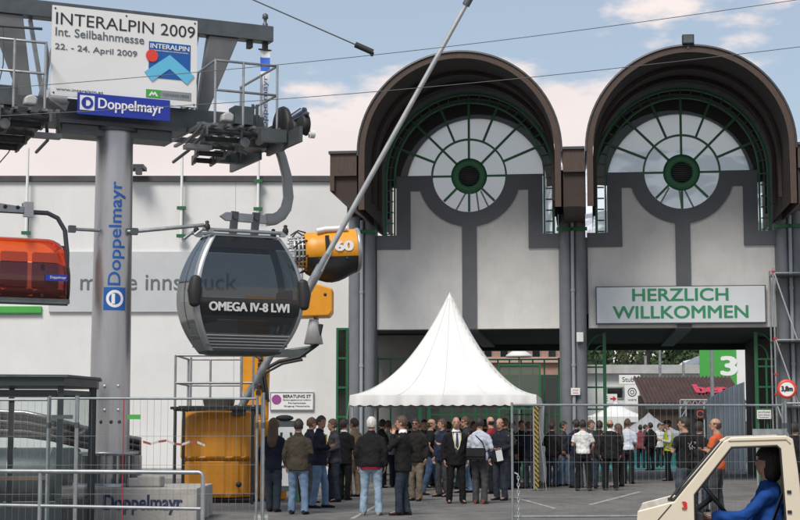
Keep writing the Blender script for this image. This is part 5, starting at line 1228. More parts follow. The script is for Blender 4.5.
# ------------------------------------------------------------------ yard seen through the right passage
p0 = at(600, 372, 92); p1 = at(704, 372, 92)
def bgthing(name, label, cat, px, Y, rot=0, group=None): c = at(px, 428, Y); return thing(name, label, cat, (c.x, Y, 0), rot, group), c.x
hb_, ox = bgthing('low_building', 'low white flat roofed building behind the right passage', 'building', 596, 92)
Wb_ = at(716, 372, 92).x - ox; zb_ = at(650, 365, 92).z
MB().box(-6, Wb_, 0, 12, 0, zb_ - .5).build('wall', white_wall, hb_); MB().box(-6.2, Wb_ + .2, -.4, 12.2, zb_ - .498, zb_).build('roof', mat('flat_roof', (.42, .42, .41), .8, grime=.3), hb_)
mb = MB()
for q in (3.2, 6.8): mb.tube([(q, 2, zb_), (q, 2, zb_ + .6)], .08, 6)
mb.build('roof_vent', steel, hb_)
for q in (.6,): 
    wz = at(610, 393, 92).z; f_ = MB().box(q, q + 1.0, -.06, -.002, wz - .35, wz + .35).build('window', steel, hb_); MB().box(q + .08, q + .92, -.07, -.061, wz - .27, wz + .27).build('pane', mat('dark_glass', (.012, .016, .014), .08), f_)
for k, q in enumerate((1.6, 3.0, 4.4)):
    wz = at(610, 420, 92).z; MB().box(q, q + 1.0, -.06, -.002, 0.02, 2.2).build('door', steel_dark, hb_)
def hang(name, label, px0, py0, px1, py1, Y, m, cat='sign'):
    a, b = at(px0, py1, Y), at(px1, py0, Y); t = thing(name, label, cat, (a.x, Y, a.z)); MB().box(0, b.x - a.x, -.05, 0, 0, b.z - a.z).build('panel', m, t); return t, b.x - a.x, b.z - a.z
t, W, H = hang('arrow_sign', 'small white sign with a red arrow on the low white building', 603, 394, 617, 403.5, 91.6, sign_white)
MB().prism([(W * .50, H * .42), (W * .70, H * .42), (W * .70, H * .22), (W * .95, H * .5), (W * .70, H * .78), (W * .70, H * .58), (W * .5, H * .58)], -.07, -.051).build('arrow', red_ink, t); text('lettering', 'E', ink, t, W * .25, -.056, H * .5, height=H * .5)
t, W, H = hang('emblem_banner', 'small white banner with a round line emblem hanging by the brown hut roof', 625, 385, 639, 404, 91.0, sign_white, 'banner')
mb = MB(); mb.arc(W / 2, H * .62, W * .28, 0, 2 * PI, -.06, W * .06, .008, 24); mb.arc(W / 2, H * .62, W * .13, 0, 2 * PI, -.06, W * .05, .008, 16); mb.build('emblem', ink, t); text('lettering', 'WIRTE', ink, t, W / 2, -.056, H * .2, width=W * .6)
t, W, H = hang('script_sign', 'pale sign with flowing dark lettering on the low white building', 619, 375, 640, 384, 91.4, sign_white); text('lettering', 'Stube', ink, t, W / 2, -.056, H / 2, width=W * .7)
# brown hut with a corrugated roof
ht, ox = bgthing('brown_hut', 'brown hut with a corrugated roof and red graffiti beyond the right passage', 'hut', 641, 76); Wt = at(742, 400, 76).x - ox; ze_ = at(690, 405, 75).z; zr_ = at(690, 377.5, 78).z
mb = MB(); N_ = 26; rows0 = []; rows1 = []
for i in range(N_ * 2 + 1):
    x_ = .0 + Wt * i / (2 * N_); dz_ = .11 * (1 if (i // 1) % 2 else 0); rows0.append((x_, -1.4, ze_ + dz_)); rows1.append((x_ + .0, 2.4, zr_ + dz_))
rf = MB().loft([rows0, rows1], False, 0, False, closed=False).build('roof', mat('brown_sheet', (.075, .042, .036), .6, var=.25, vs=2, grime=.4), ht, fix=False)
MB().prism([(-1.2, .02), (2.2, .02), (2.2, ze_ + .5), (-1.2, ze_ - .05)], .2, Wt - .1, plane='yz').build('wall', mat('hut_boards', (.06, .04, .028), .8, var=.3, vs=3, bump=.4, stretch=(6, 6, .4)), ht)
MB().box(0, Wt, -1.45, -1.38, ze_ - .2, ze_ - .02).build('fascia', steel_dark, ht)
MB().box(1.5, 2.6, -1.24, -1.201, .02, 2.0).build('door', dark_in, ht)
sl = math.atan2(zr_ - ze_, 3.8)
o = text('graffiti', 'ber', mat('spray_red', (.42, .04, .07), .7, var=.4, vs=3), rf, Wt * .71, .45, ze_ + (zr_ - ze_) * .5 + .10, width=Wt * .30, height=1.2, bold=.03, depth=.01); o.rotation_euler = (sl, 0, 0)
# green number 3 panel
t, W, H = hang('hall_banner', 'tall green and white hall panel with a large white number 3', 700, 351, 745, 383, 84, sign_white)
MB().box(-.02, W * .80, -.08, -.051, -2, H + 1.2).build('green_field', bright_green, t); MB().box(W * .8, W, -.05, 0.0, -2, -.002).build('lower_panel', sign_white, t); MB().box(W * .8, W, -.05, 0, H + .002, H + 1.2).build('upper_panel', sign_white, t)
text('number', '3', white_ink, t, W * .63, -.09, at(727, 366, 84).z - at(700, 383, 84).z, height=.95, width=.74, bold=.04)
MB().box(.2, .35, .0, .2, -5.2, 0).box(W - .3, W - .15, 0, .2, -5.2, 0).build('post', steel, t)
# side building behind it, pipes and lamp posts
sbld, ox = bgthing('grey_annex', 'grey annex wall with a slanted roof left of the green number panel', 'building', 684, 96); 
MB().prism([(0, 0), (at(702, 400, 96).x - ox, 0), (at(702, 400, 96).x - ox, at(700, 357, 96).z), (0, at(688, 372, 96).z)], 0, 6).build('wall', white_wall, sbld); MB().bar((-.3, -.2, at(688, 371, 96).z), (at(702, 400, 96).x - ox + .2, -.2, at(700, 356, 96).z), 6, .15).build('roof', steel, sbld)
for px, Y, pt, lab in ((661, 86, 343, 'thin grey lamp post rising above the hut left of the number panel'), (713, 66, 330, 'grey steel post standing before the green number panel'), (684.5, 90, 362, 'short grey pole at the annex wall left of the number panel')):
    t, ox = bgthing('pole', lab, 'pole', px, Y); zt_ = at(px, pt, Y).z; MB().tube([(0, 0, 0), (0, 0, min(zt_, 8))], [.09, .07], 8).build('shaft', steel, t); MB().lathe([(.2, 0), (.2, .03), (.1, .05), (.1, .25)], 10, 'z').build('base_plate', steel_dark, t)
# blue grey hoarding with slanted top
ho, ox = bgthing('hoarding', 'blue grey corrugated hoarding with a slanted top in the right passage', 'hoarding', 707, 60.5); xa = at(745, 428, 60.5).x - ox; za = at(708, 401, 60.5).z; zb2 = at(744, 382, 60.5).z
mb = MB(); N_ = 16
for i in range(N_):
    x0_, x1_ = xa * i / N_, xa * (i + 1) / N_; f0, f1 = i / N_, (i + 1) / N_; yo = .05 * (i % 2); mb.prism([(x0_, .02), (x1_ - .006, .02), (x1_ - .006, za + (zb2 - za) * f1 ** .75), (x0_, za + (zb2 - za) * f0 ** .75)], -.05 - yo, .03 - yo)
mb.build('sheet', mat('hoarding_blue', (.13, .165, .20), .5, var=.3, vs=.6, grime=.4), ho); MB().box(0.1, .2, .04, .14, 0, za).box(xa - .2, xa - .1, .04, .14, 0, zb2 - .2).build('post', steel, ho)
# dark stand with truss and logo
t, ox = bgthing('truss_stand', 'dark stand with a silver truss frame and a red ring sign by the hoarding', 'stand', 683, 66); Wt = at(707, 428, 66).x - ox; zt_ = at(690, 400, 66).z
MB().box(.1, Wt, .1, 1.4, 0, zt_ - .4).build('booth_body', black_rub, t)
mb = MB()
for q in (0, Wt): mb.tube([(q - .12, -.1, 0), (q - .12, -.1, zt_)], .03, 6); mb.tube([(q + .12, -.1, 0), (q + .12, -.1, zt_)], .03, 6)
for k in range(7): z_ = k * zt_ / 7; mb.tube([(-.12, -.1, z_), (.12, -.1, z_ + zt_ / 7)], .018, 5)
for z_ in (zt_, zt_ - .22): mb.tube([(-.1, -.1, z_), (Wt, -.1, z_)], .03, 6)
for k in range(8): mb.tube([(k * Wt / 8, -.1, zt_ - .22 * (k % 2)), ((k + 1) * Wt / 8, -.1, zt_ - .22 * ((k + 1) % 2))], .016, 5)
mb.build('truss', steel_pale, t)
s = MB().box(Wt * .45, Wt * .98, -.14, -.11, at(690, 419, 66).z, at(690, 409, 66).z).build('sign_panel', black_gloss, t); mb = MB(); mb.arc(Wt * .70, (at(690, 419, 66).z + at(690, 409, 66).z) / 2, .13, R(20), R(320), -.15, .035, .008, 20); mb.build('ring', red_logo, s)
# grey and white canopies beyond
def canopy(label, px, Y, pw, pe, pk, m):
    t, ox = bgthing('canopy_tent', label, 'tent', px, Y, group='canopy tents in the yard'); hw = pw / 2 * Y / F; ze_ = at(px, pe, Y).z; zk = at(px, pk, Y).z
    n = 10; vs = []; fs = []
    for i in range(n + 1):
        for j in range(n + 1):
            u, v = -1 + 2 * i / n, -1 + 2 * j / n; t_ = 1 - max(abs(u), abs(v)); vs.append((u * hw, v * hw, ze_ + (zk - ze_) * (.5 * t_ + .5 * t_ * t_)))
    for i in range(n):
        for j in range(n): fs.append((i * (n + 1) + j, (i + 1) * (n + 1) + j, (i + 1) * (n + 1) + j + 1, i * (n + 1) + j + 1))
    MB().add(vs, fs, True).build('roof', m, t)
    mb = MB(); mb.box(-hw, hw, -hw - .02, -hw + .0, ze_ - .28, ze_ - .0); mb.box(-hw - .02, -hw, -hw, hw, ze_ - .28, ze_); mb.box(hw, hw + .02, -hw, hw, ze_ - .28, ze_); mb.build('valance', m, t)
    for sx in (-1, 1):
        for sy in (-1, 1): MB().box(sx * (hw - .08) - .04, sx * (hw - .08) + .04, sy * (hw - .08) - .04, sy * (hw - .08) + .04, 0, ze_ - .003).build('leg', silver, t)
canopy('pointed grey canopy tent over the yard beyond the right passage', 649, 74, 60, 433, 412.5, mat('grey_canopy', (.30, .31, .32), .7))
canopy('white canopy tent half hidden behind the green passage gate', 616, 84, 56, 417, 402, tarp)
# teal carpet
a, b = ground(592, 470), ground(693, 470); c_, d_ = ground(690, 457), ground(600, 457)
struct(MB().prism([(a.x, a.y), (b.x + .3, b.y), (c_.x, c_.y), (d_.x, d_.y)], .004, .03, plane='xy').build('carpet_path', mat('teal_carpet', (.014, .15, .155), .9, var=.1)))
tt, ox = bgthing('teal_counter', 'low teal covered plinth at the far side of the passage carpet', 'plinth', 607, 70); tt.location.y = 68
MB().box(0, at(692, 428, 68).x - at(607, 428, 68).x, 0, 1.2, 0.031, at(650, 452, 68).z).build('cover', mat('teal_carpet', (.014, .15, .155), .9), tt)
# building behind the left passage
bb, ox = bgthing('pink_building', 'pinkish building with dark windows seen above the tent through the left passage', 'building', 430, 88); Wb_ = at(575, 428, 88).x - ox
wl = MB().box(0, Wb_, 0, 8, 0, 8.6).build('wall', mat('pink_render', (.36, .22, .17), .9, var=.1, grime=.2), bb)
for k in range(9):
    x_ = .3 + k * Wb_ / 9; wz = at(520, 355, 88).z; f_ = MB().box(x_, x_ + .5, -.05, -.002, wz - .35, wz + .35).build('window', steel, wl); MB().box(x_ + .05, x_ + .45, -.06, -.051, wz - .3, wz + .3).build('pane', mat('dark_glass', (.012, .016, .014), .08), f_)
MB().box(0, Wb_, -.25, -.001, at(520, 361, 88).z - .1, at(520, 359, 88).z + .1).build('cornice', mat('pink_trim', (.48, .32, .26), .8), bb)
MB().box(0, Wb_, -.2, -.002, 0, at(520, 375, 88).z).build('shopfront', mat('shop_dark', (.03, .035, .03), .6), bb)
c = at(519, 354, 62); rfh = thing('white_parasol', 'small white parasol top showing above the green barred gate', 'parasol', (c.x, 62, 0)); zc2 = at(519, 349.5, 62).z
MB().lathe([(.02, zc2), (.25, zc2 - .06), (.50, zc2 - .22), (.52, zc2 - .30), (.48, zc2 - .30)], 12, 'z', caps=False).build('canopy', tarp, rfh); MB().tube([(0, 0, 0.05), (0, 0, zc2)], .03, 8).build('pole', steel, rfh); MB().lathe([(.3, 0), (.3, .06), (.05, .08)], 14, 'z').build('base', concrete, rfh)

# wooded slope behind
hm = mat('wooded_ground', (.03, .045, .018), .95)
vs = []; nx, ny = 16, 8
for i in range(nx):
    for j in range(ny): vs.append((10 + 5.5 * i, 140 + 12 * j, -.2 + j * 1.6 + .5 * math.sin(i * 1.3 + j)))
struct(MB().add(vs, [(i * ny + j, (i + 1) * ny + j, (i + 1) * ny + j + 1, i * ny + j + 1) for i in range(nx - 1) for j in range(ny - 1)], True).build('wooded_hill', hm))
rnd = random.Random(5); mb = MB()
for k in range(70):
    X = rnd.uniform(14, 52); Y = rnd.uniform(138, 185); hgt = rnd.uniform(7, 13); z0_ = (Y - 140) / 12 * 1.6
    mb.tube([(X, Y, z0_ - .5), (X, Y, z0_ + hgt * .8)], [.25, .08], 5, mi=2)
    for q in range(320):
        u = rnd.random() ** .7; a = rnd.uniform(0, 2 * PI); r_ = (hgt * .30) * (1 - .75 * u ** 2) * math.sqrt(rnd.random()) ; c = Vector((X + r_ * math.cos(a), Y + r_ * math.sin(a), z0_ + hgt * (.15 + .85 * u)))
        s = rnd.uniform(.25, .65); n_ = Vector((rnd.uniform(-1, 1), rnd.uniform(-1, .2), rnd.uniform(-.2, 1))).normalized(); t1 = n_.orthogonal().normalized() * s; t2 = n_.cross(t1)
        mb.add([c - t1 * .6, c + t2 * .4, c + t1 * .6, c - t2 * .4], [(0, 1, 2, 3)], False, 0 if rnd.random() < .6 else 1)
struct(mb.build('hillside_wood', [mat('leaf_dark', (.025, .05, .014), .7, var=.3, vs=.4), mat('leaf_light', (.055, .085, .022), .7, var=.3, vs=.4), mat('bark', (.05, .04, .03), .9)], None, fix=False), 'stuff')

# poster stand near the tank
c = ground(286, 503); ps = thing('poster_stand', 'leaning display board with white sheets behind the woman with long hair', 'display board', (c.x, c.y, 0), R(12))
PM = Matrix.Rotation(R(-10), 4, 'X')
mb = MB(); mb.M = PM; mb.box(-.26, .26, -.015, .015, .25, 1.78); mb.build('board', steel_dark, ps)
for k, (zz, hh) in enumerate(((1.22, .42), (.80, .36), (.36, .38))):
    mb = MB(); mb.M = PM; mb.box(-.22, .22, -.021, -.0155, zz, zz + hh); mb.build('sheet', sign_white, ps)
mb = MB(); mb.M = PM; mb.box(-.27, -.22, -.02, .02, 0, .249); mb.box(.22, .27, -.02, .02, 0, .249); mb.build('leg', green_paint, ps)
mb = MB(); mb.bar((.1, .05, 1.5), (.42, .65, 0), .05, .03); mb.bar((-.1, .05, 1.5), (-.2, .65, 0), .05, .03); mb.build('brace', mat('olive_steel', (.10, .14, .11), .6), ps)
mb = MB(); mb.M = PM; mb.ell((.0, 0, 1.84), (.2, .07, .07), 12); mb.build('rolled_cover', black_rub, ps)
# ------------------------------------------------------------------ people
def cloth(c, denim=False):
    k = 'cloth_%.3f_%.3f_%.3f' % c
    m = mat(k, c, .85, var=.30 if denim else .2, vs=5, bump=.9, bs=7, spec=.2)
    return m
eye_m = mat('eye_dark', (.10, .055, .04), .4); lip_m = mat('lip', (.32, .12, .10), .5); lens_m = mat('dark_lens', (.01, .01, .01), .1)
from mathutils import noise as _nz
def folds(amp, fx_, fz_, seed):
    def fin(me):
        nrm = [v.normal.copy() for v in me.vertices]
        for v, n in zip(me.vertices, nrm):
            c = v.co; k = _nz.noise((c.x * fx_ + seed * 3.1, c.y * fx_, c.z * fz_ + c.x * 5 + seed)) + .6 * _nz.noise((c.x * fx_ * 2.3, c.y * fx_ * 2.3 + seed, c.z * fz_ * 2.1 - c.x * 9))
            v.co = c + n * amp * k
    return fin
ARMS = {'hang': ((.262, -.03, 1.15), (.255, .04, .90)), 'pocket': ((.31, -.09, 1.16), (.215, .07, .96)), 'cross': ((.25, .07, 1.17), (-.07, .215, 1.20)),
        'hold': ((.25, -.02, 1.17), (.17, .24, 1.12)), 'clasp': ((.255, .02, 1.16), (.06, .21, 1.01)), 'face': ((.20, .20, 1.20), (.06, .165, 1.47)),
        'talk': ((.26, .03, 1.16), (.20, .27, 1.22)), 'back': ((.26, -.10, 1.16), (.05, -.17, 1.00)), 'wheel': ((.24, .20, 1.20), (.16, .46, 1.16)), 'lap': ((.26, .04, 1.15), (.17, .22, .98))}
def person(pos, facing, label, h=1.78, top=(.03, .03, .035), kind='jacket', legs=(.02, .02, .022), hair=(.03, .02, .015), style='short', arms=('hang', 'hang'),
           stance=.10, stride=0., yaw=0., bulk=1., shoes=(.02, .018, .016), shirt=None, skin=None, hem=None, sit=False, group=None, glasses=False, lean=0., detail=True, denim=False, z=0., scale_head=1.):
    rv = random.Random(int(pos[0] * 977 + pos[1] * 131))
    if not sit:
        if yaw == 0: yaw = rv.uniform(-22, 22)
        if stride == 0: stride = rv.uniform(-.07, .07)
        lean = lean or rv.uniform(-.05, .03); stance += rv.uniform(-.02, .03)
    s = h / 1.78; skin = skin or skin_a
    R_ = Matrix.Rotation(lean, 4, 'X')
    def up(p): p = Vector(p); q = R_ @ Vector((p.x, p.y, p.z - .92)); return Vector((q.x, q.y, q.z + .92)) if p.z > .92 else p
    bx = bulk
    body = MB(); body.M = Matrix.Scale(s, 4)
    hy = Matrix.Translation((0, .01, 1.5)) @ Matrix.Rotation(R(-yaw), 4, 'Z') @ Matrix.Scale(1.07, 4) @ Matrix.Translation((0, 0, -1.5))
    HM = Matrix.Scale(s, 4) @ (Matrix.Translation((0, 0, .92)) @ R_ @ Matrix.Translation((0, 0, -.92))) @ hy
    hip = [Vector((-.09, 0, .90)), Vector((.09, 0, .90))]
    if sit: knee = [Vector((-.13, .40, .95)), Vector((.12, .42, .93))]; ank = [Vector((-.14, .52, .56)), Vector((.12, .66, .58))]
    else: knee = [Vector((-.5 * stance - .055, .5 * stride + .03, .49)), Vector((.5 * stance + .055, -.5 * stride + .03, .49))]; ank = [Vector((-stance - .005, stride, .08)), Vector((stance + .005, -stride, .08))]
    tors = [(0, 0, .80, .13, .09), (0, 0, .90, .155, .105), (0, 0, 1.06, .135, .095), (0, .0, 1.22, .15, .10), (0, 0, 1.35, .165, .10), (0, -.01, 1.43, .13, .075), (0, -.01, 1.475, .06, .06), (0, .005, 1.56, .053, .058)]
    TM = Matrix.Scale(s, 4) @ Matrix.Translation((0, 0, .92)) @ R_ @ Matrix.Translation((0, 0, -.92))
    body.M = TM; body.ell_rings(tors, 14)
    body.M = HM
    body.ell((0, .012, 1.672), (.073, .094, .104), 14, 0, 10); body.ell((0, .040, 1.605), (.054, .062, .058), 12, 0, 8); body.ell((0, .110, 1.640), (.014, .020, .020), 8, 0, 6); body.ell((0, .098, 1.662), (.011, .018, .03), 8, 0, 6)
    for q in (-1, 1): body.ell((q * .074, .008, 1.645), (.012, .020, .030), 8, 0, 6)
    body.tube([(0, 0, 1.46), (0, .01, 1.60)], [(.055, .06), (.05, .055)], 10)
    hands = []; arm_pts = []
    for q, a in ((-1, arms[0]), (1, arms[1])):
        e, w_ = (Vector(v) for v in ARMS[a]); e.x *= q; w_.x *= q
        sh = Vector((q * .178 * (.5 + .5 * bx), 0, 1.415)); e.x *= (.6 + .4 * bx)
        arm_pts.append((sh, e, w_)); body.M = TM
        body.tube([sh, sh.lerp(e, .5), e, e.lerp(w_, .5), w_], [.05, .044, .037, .035, .026], 10)
        d = (w_ - e).normalized(); side = Vector((-q, 0, 0)) if abs(d.x) < .7 else Vector((0, 0, 1)); nrm = d.cross(side).normalized(); side = nrm.cross(d).normalized()
        # side: towards the thumb; palm is flat along nrm
        thumb = Vector((0, 1, 0)) - d * d.y
        if thumb.length < .2: thumb = Vector((0, 0, 1)) - d * d.z
        thumb.normalize(); nrm = d.cross(thumb).normalized() * (1 if q > 0 else -1)
        rg = []
        for t_, wd, th in ((-.01, .024, .020), (.02, .032, .017), (.05, .041, .015), (.088, .038, .012)):
            c = w_ + d * t_; rg.append([c + thumb * wd * math.cos(2 * PI * j / 10) + nrm * th * math.sin(2 * PI * j / 10) for j in range(10)])
        body.loft(rg); hands.append((w_, d, thumb, nrm))
    body.M = Matrix.Scale(s, 4)
    for i in (0, 1):
        body.tube([hip[i], hip[i].lerp(knee[i], .5), knee[i], knee[i].lerp(ank[i], .35), ank[i]], [.08, .068, .05, .05, .034], 10)
        d = Vector(((-.02 if i == 0 else .02), .16, -.045)); body.tube([ank[i] + Vector((0, -.03, -.03)), ank[i] + Vector((0, .02, -.03)), ank[i] + d], [.035, .036, .022], 8)
    o = body.build('person', [skin, eye_m, lip_m], None); o.location = (pos[0], pos[1], z); o.rotation_euler = (0, 0, R(-facing))
    tag(o, label, 'person', group); remesh(o, .0125 * s, 3)
    def fin(me):
        ex = MB(); ex.M = TM
        for w_, d, th, nr in hands:
            for k, (off, ln_) in enumerate(((.030, .070), (.011, .080), (-.009, .074), (-.027, .058))):
                p = w_ + d * .078 + th * off; p1 = p + d * ln_ * .45 + nr * -.008; p2 = p1 + d * ln_ * .38 - nr * .022; p3 = p2 + d * ln_ * .10 - nr * .020
                ex.tube([p, p1, p2, p3], [.0095, .009, .008, .006], 6)
            p = w_ + d * .025 + th * .030; ex.tube([p, p + th * .028 + d * .026 - nr * .008, p + th * .032 + d * .058 - nr * .016], [.012, .010, .0075], 6)
        ex.M = HM
        for q in (-1, 1):
            ex.ell((q * .030, .096, 1.667), (.010, .008, .005), 8, 1, 6); ex.tube([(q * .014, .103, 1.687), (q * .032, .100, 1.691), (q * .050, .087, 1.685)], .0028, 5, True, 1)
        ex.tube([(-.024, .092, 1.603), (0, .101, 1.605), (.024, .092, 1.603)], .006, 6, True, 2)
        bm = bmesh.new(); bm.from_mesh(me); vv = [bm.verts.new(v) for v in ex.v]; 
        for f, mi, sm in zip(ex.f, ex.mi, ex.sm):
            try: g = bm.faces.new([vv[i] for i in f]); g.material_index = mi; g.smooth = True
            except ValueError: pass
        bm.to_mesh(me); bm.free()
    PEND.append((o, fin))
    # trousers
    tr = MB(); tr.M = Matrix.Scale(s, 4)
    tr.ell_rings([(0, 0, .79, .12 * bx, .10), (0, -.005, .84, .168 * bx, .128), (0, -.005, .92, .172 * bx, .130), (0, 0, 1.03, .158 * bx, .118)], 16)
    for i in (0, 1):
        hp_ = Vector((hip[i].x * bx, -.005, .88)); tr.tube([hp_, hp_.lerp(knee[i], .45), knee[i], knee[i].lerp(ank[i], .5), ank[i] + Vector((0, -.005, -.035))], [.100 * bx, .092, .076, .072, .074], 14)
    t = tr.build('trousers', cloth(legs, denim), o); remesh(t, .018 * s, 3); PEND.append((t, folds(.008, 7.5, 12, pos[0])))
    for i in (0, 1):
        sh = MB(); sh.M = Matrix.Scale(s, 4) @ Matrix.Translation(ank[i]) @ Matrix.Rotation(R(6 if i == 0 else -6), 4, 'Z')
        sh.loft([[(wd * math.cos(2 * PI * j / 12), y_ + 0 * j, max(-.078, zc + hh * math.sin(2 * PI * j / 12))) for j in range(12)] for y_, wd, zc, hh in ((-.085, .025, -.045, .03), (-.07, .038, -.035, .045), (0, .042, -.03, .055), (.07, .046, -.048, .035), (.14, .044, -.055, .026), (.185, .026, -.062, .015))])
        sh.build('shoe', cloth(shoes), o)
    # upper garment
    if kind != 'none':
        loose = {'jacket': 1.0, 'shirt': .90, 'tshirt': .92, 'suit': 1.0}[kind]
        hz_ = hem if hem is not None else {'jacket': .83, 'shirt': .93, 'tshirt': .86, 'suit': .79}[kind]
        jk = MB(); jk.M = TM; L_ = loose
        if sit: hz_ = .93
        jk.ell_rings([(0, -.005, hz_, .196 * bx * L_, .148 * bx * L_), (0, -.005, hz_ + .10, .196 * bx * L_, .150 * bx * L_), (0, .005 * bx, 1.06, .180 * bx * L_, .142 * bx * L_), (0, 0, 1.2, .190 * bx * L_, .138 * L_ * (.5 + .5 * bx)), (0, -.005, 1.33, .200 * (.5 + .5 * bx), .130), (0, -.010, 1.42, .190 * (.5 + .5 * bx), .110), (0, -.012, 1.462, .160 * (.5 + .5 * bx), .088), (0, -.012, 1.495, .105, .078), (0, -.005, 1.525, .066, .068)], 20)
        for q, (sh, e, w_) in zip((-1, 1), arm_pts):
            full = kind in ('jacket', 'suit') or (kind == 'shirt' and shirt != 'short')
            if full: jk.tube([sh + Vector((-q * .02, 0, .0)), sh + (e - sh) * .15, sh.lerp(e, .5), e, e.lerp(w_, .5), e.lerp(w_, .97)], [.058, .066, .064, .058 * L_, .052 * L_, .047 * L_], 12)
            else: jk.tube([sh + Vector((-q * .03, 0, .01)), sh + (e - sh) * .15, sh.lerp(e, .72)], [.070, .074, .070], 12)
        j = jk.build({'jacket': 'jacket', 'suit': 'suit_jacket', 'shirt': 'shirt', 'tshirt': 't_shirt'}[kind], cloth(top), o); remesh(j, .0185 * s, 4); PEND.append((j, folds(.022 if sit else .016, 7, 9, pos[0] + 3)))
        if kind in ('jacket', 'suit') and not sit:
            cl = MB(); cl.M = TM; cl.ell_rings([(0, -.006, 1.49, .105, .084), (0, -.006, 1.525, .074, .076), (0, -.008, 1.555, .066, .070)], 16, caps=False); cl.build('collar', cloth((.75, .75, .73)) if kind == 'suit' else cloth(tuple(c * .8 for c in top)), o, fix=False)
    # hair
    if style != 'bald' or True:
        hr = MB(); hr.M = HM; n_, m_ = 22, 16; rnd = random.Random(hash(label) % 999 if False else len(label) * 7 + int(pos[0] * 31))
        low = {'short': 1.615, 'long': 1.56, 'bowl': 1.575, 'bald': 1.60, 'balding': 1.60}[style]; front = {'short': 1.722, 'long': 1.70, 'bowl': 1.69, 'bald': 9, 'balding': 9}[style]
        V = {}; vs = []
        thick = {'short': .014, 'long': .026, 'bowl': .020, 'bald': .006, 'balding': .010}[style]
        for i in range(m_ + 1):
            for j in range(n_):
                t_ = PI * i / m_ - PI / 2; a = 2 * PI * j / n_; nz_ = 1 + rnd.uniform(-.055, .055) * (1 if style != 'bald' else .2)
                vs.append((( .073 + thick) * nz_ * math.cos(t_) * math.cos(a), .006 + (.094 + thick) * nz_ * math.cos(t_) * math.sin(a), 1.674 + (.104 + thick) * nz_ * math.sin(t_)))
        fs = []
        for i in range(m_):
            for j in range(n_):
                f = (i * n_ + j, i * n_ + (j + 1) % n_, (i + 1) * n_ + (j + 1) % n_, (i + 1) * n_ + j); c = sum((Vector(vs[q]) for q in f), Vector()) / 4
                if c.z < low: continue
                lim = front if c.y > .055 else (1.665 if c.y > .015 else low)
                if c.z < lim: continue
                if style in ('bald', 'balding') and c.z > (1.69 if style == 'balding' else 1.665): continue
                fs.append(f)
        hr.add(vs, fs, True)
        if style == 'long': hr.loft([[(wx * math.cos(2 * PI * j / 14), -.045 + yo + wy * math.sin(2 * PI * j / 14), zz) for j in range(14)] for zz, wx, wy, yo in ((1.70, .085, .06, 0), (1.60, .098, .062, 0), (1.50, .105, .055, -.02), (1.40, .10, .045, -.055), (1.30, .075, .03, -.075), (1.27, .04, .02, -.075))])
        if style == 'bowl': hr.loft([[(wx * math.cos(2 * PI * j / 14), -.03 + wy * math.sin(2 * PI * j / 14), zz) for j in range(14)] for zz, wx, wy in ((1.70, .080, .066), (1.60, .090, .070), (1.54, .082, .056), (1.515, .05, .035))])
        if fs:
            bm_o = hr.build('hair', mat('hair_%.2f_%.2f_%.2f' % hair, hair, .6, var=.35, vs=40, bump=.6, bs=70, stretch=(1, 1, .2)), o, fix=False)
            bm = bmesh.new(); bm.from_mesh(bm_o.data); bmesh.ops.delete(bm, geom=[v for v in bm.verts if not v.link_faces], context='VERTS'); bm.to_mesh(bm_o.data); bm.free()
    if glasses:
        g = MB(); g.M = HM
        for q in (-1, 1): g.ell((q * .032, .104, 1.667), (.026, .010, .017), 10); g.bar((q * .056, .096, 1.672), (q * .078, .01, 1.668), .005, .008)
        g.bar((-.01, .112, 1.672), (.01, .112, 1.672), .006, .006); g.build('sunglasses', lens_m, o)
    o['_s'] = s
    return o, TM, HM, arm_pts
def child(o, mb, name, m, fix=True): return mb.build(name, m, o, fix=fix)
def P(px, py): return ground(px, py)
BLK = (.012, .012, .013); NAVY = (.014, .017, .030); JEAN = (.13, .20, .30); LJEAN = (.24, .33, .42); DJEAN = (.028, .038, .055); GREYT = (.045, .048, .052)
BRN = (.085, .048, .028); DK = (.024, .017, .013); GRY = (.18, .17, .16)
person(P(273, 512), 15, 'woman with long brown hair in a navy jacket and dark jeans beside the orange tank', 1.75, NAVY, 'jacket', DJEAN, BRN, 'long', ('hang', 'hold'), .09, .05, denim=True, bulk=.92)
person(P(298, 514.5), 12, 'man in an olive brown jacket and light blue jeans seen from behind', 1.74, (.050, .042, .030), 'jacket', JEAN, DK, 'short', ('hang', 'hold'), .11, .03, denim=True, bulk=1.08)
person(P(309, 503), 60, 'man with short brown hair and a dark jacket half hidden behind two others', 1.80, NAVY, 'jacket', GREYT, BRN, 'short', ('hang', 'hang'))
o, TM, HM, ap = person(P(319, 508), 105, 'dark haired man in navy jacket over a yellow shirt and blue jeans talking sideways', 1.82, NAVY, 'jacket', JEAN, DK, 'short', ('cross', 'talk'), .10, .10, yaw=25, denim=True, skin=skin_b, bulk=1.05)
mb = MB(); mb.M = TM; mb.add([(-.05, .134, 1.44), (.05, .134, 1.44), (.04, .150, 1.15), (-.03, .150, 1.15)], [(0, 1, 2, 3)]); mb.add([(-.05, .09, 1.44), (.05, .09, 1.44), (.04, .10, 1.15), (-.03, .10, 1.15)], [(3, 2, 1, 0)]); child(o, mb, 'shirt_front', cloth((.62, .42, .03)))
person(P(344, 500), 25, 'man in a black suit seen from behind with his hands held in front', 1.78, BLK, 'suit', BLK, DK, 'short', ('hang', 'hold'), .10, .06)
person(P(354, 497), -50, 'man in beige trousers and tan jacket hidden behind the black suit', 1.80, (.20, .14, .09), 'jacket', (.17, .125, .085), DK, 'short', ('hang', 'talk'), yaw=-20, skin=skin_b)
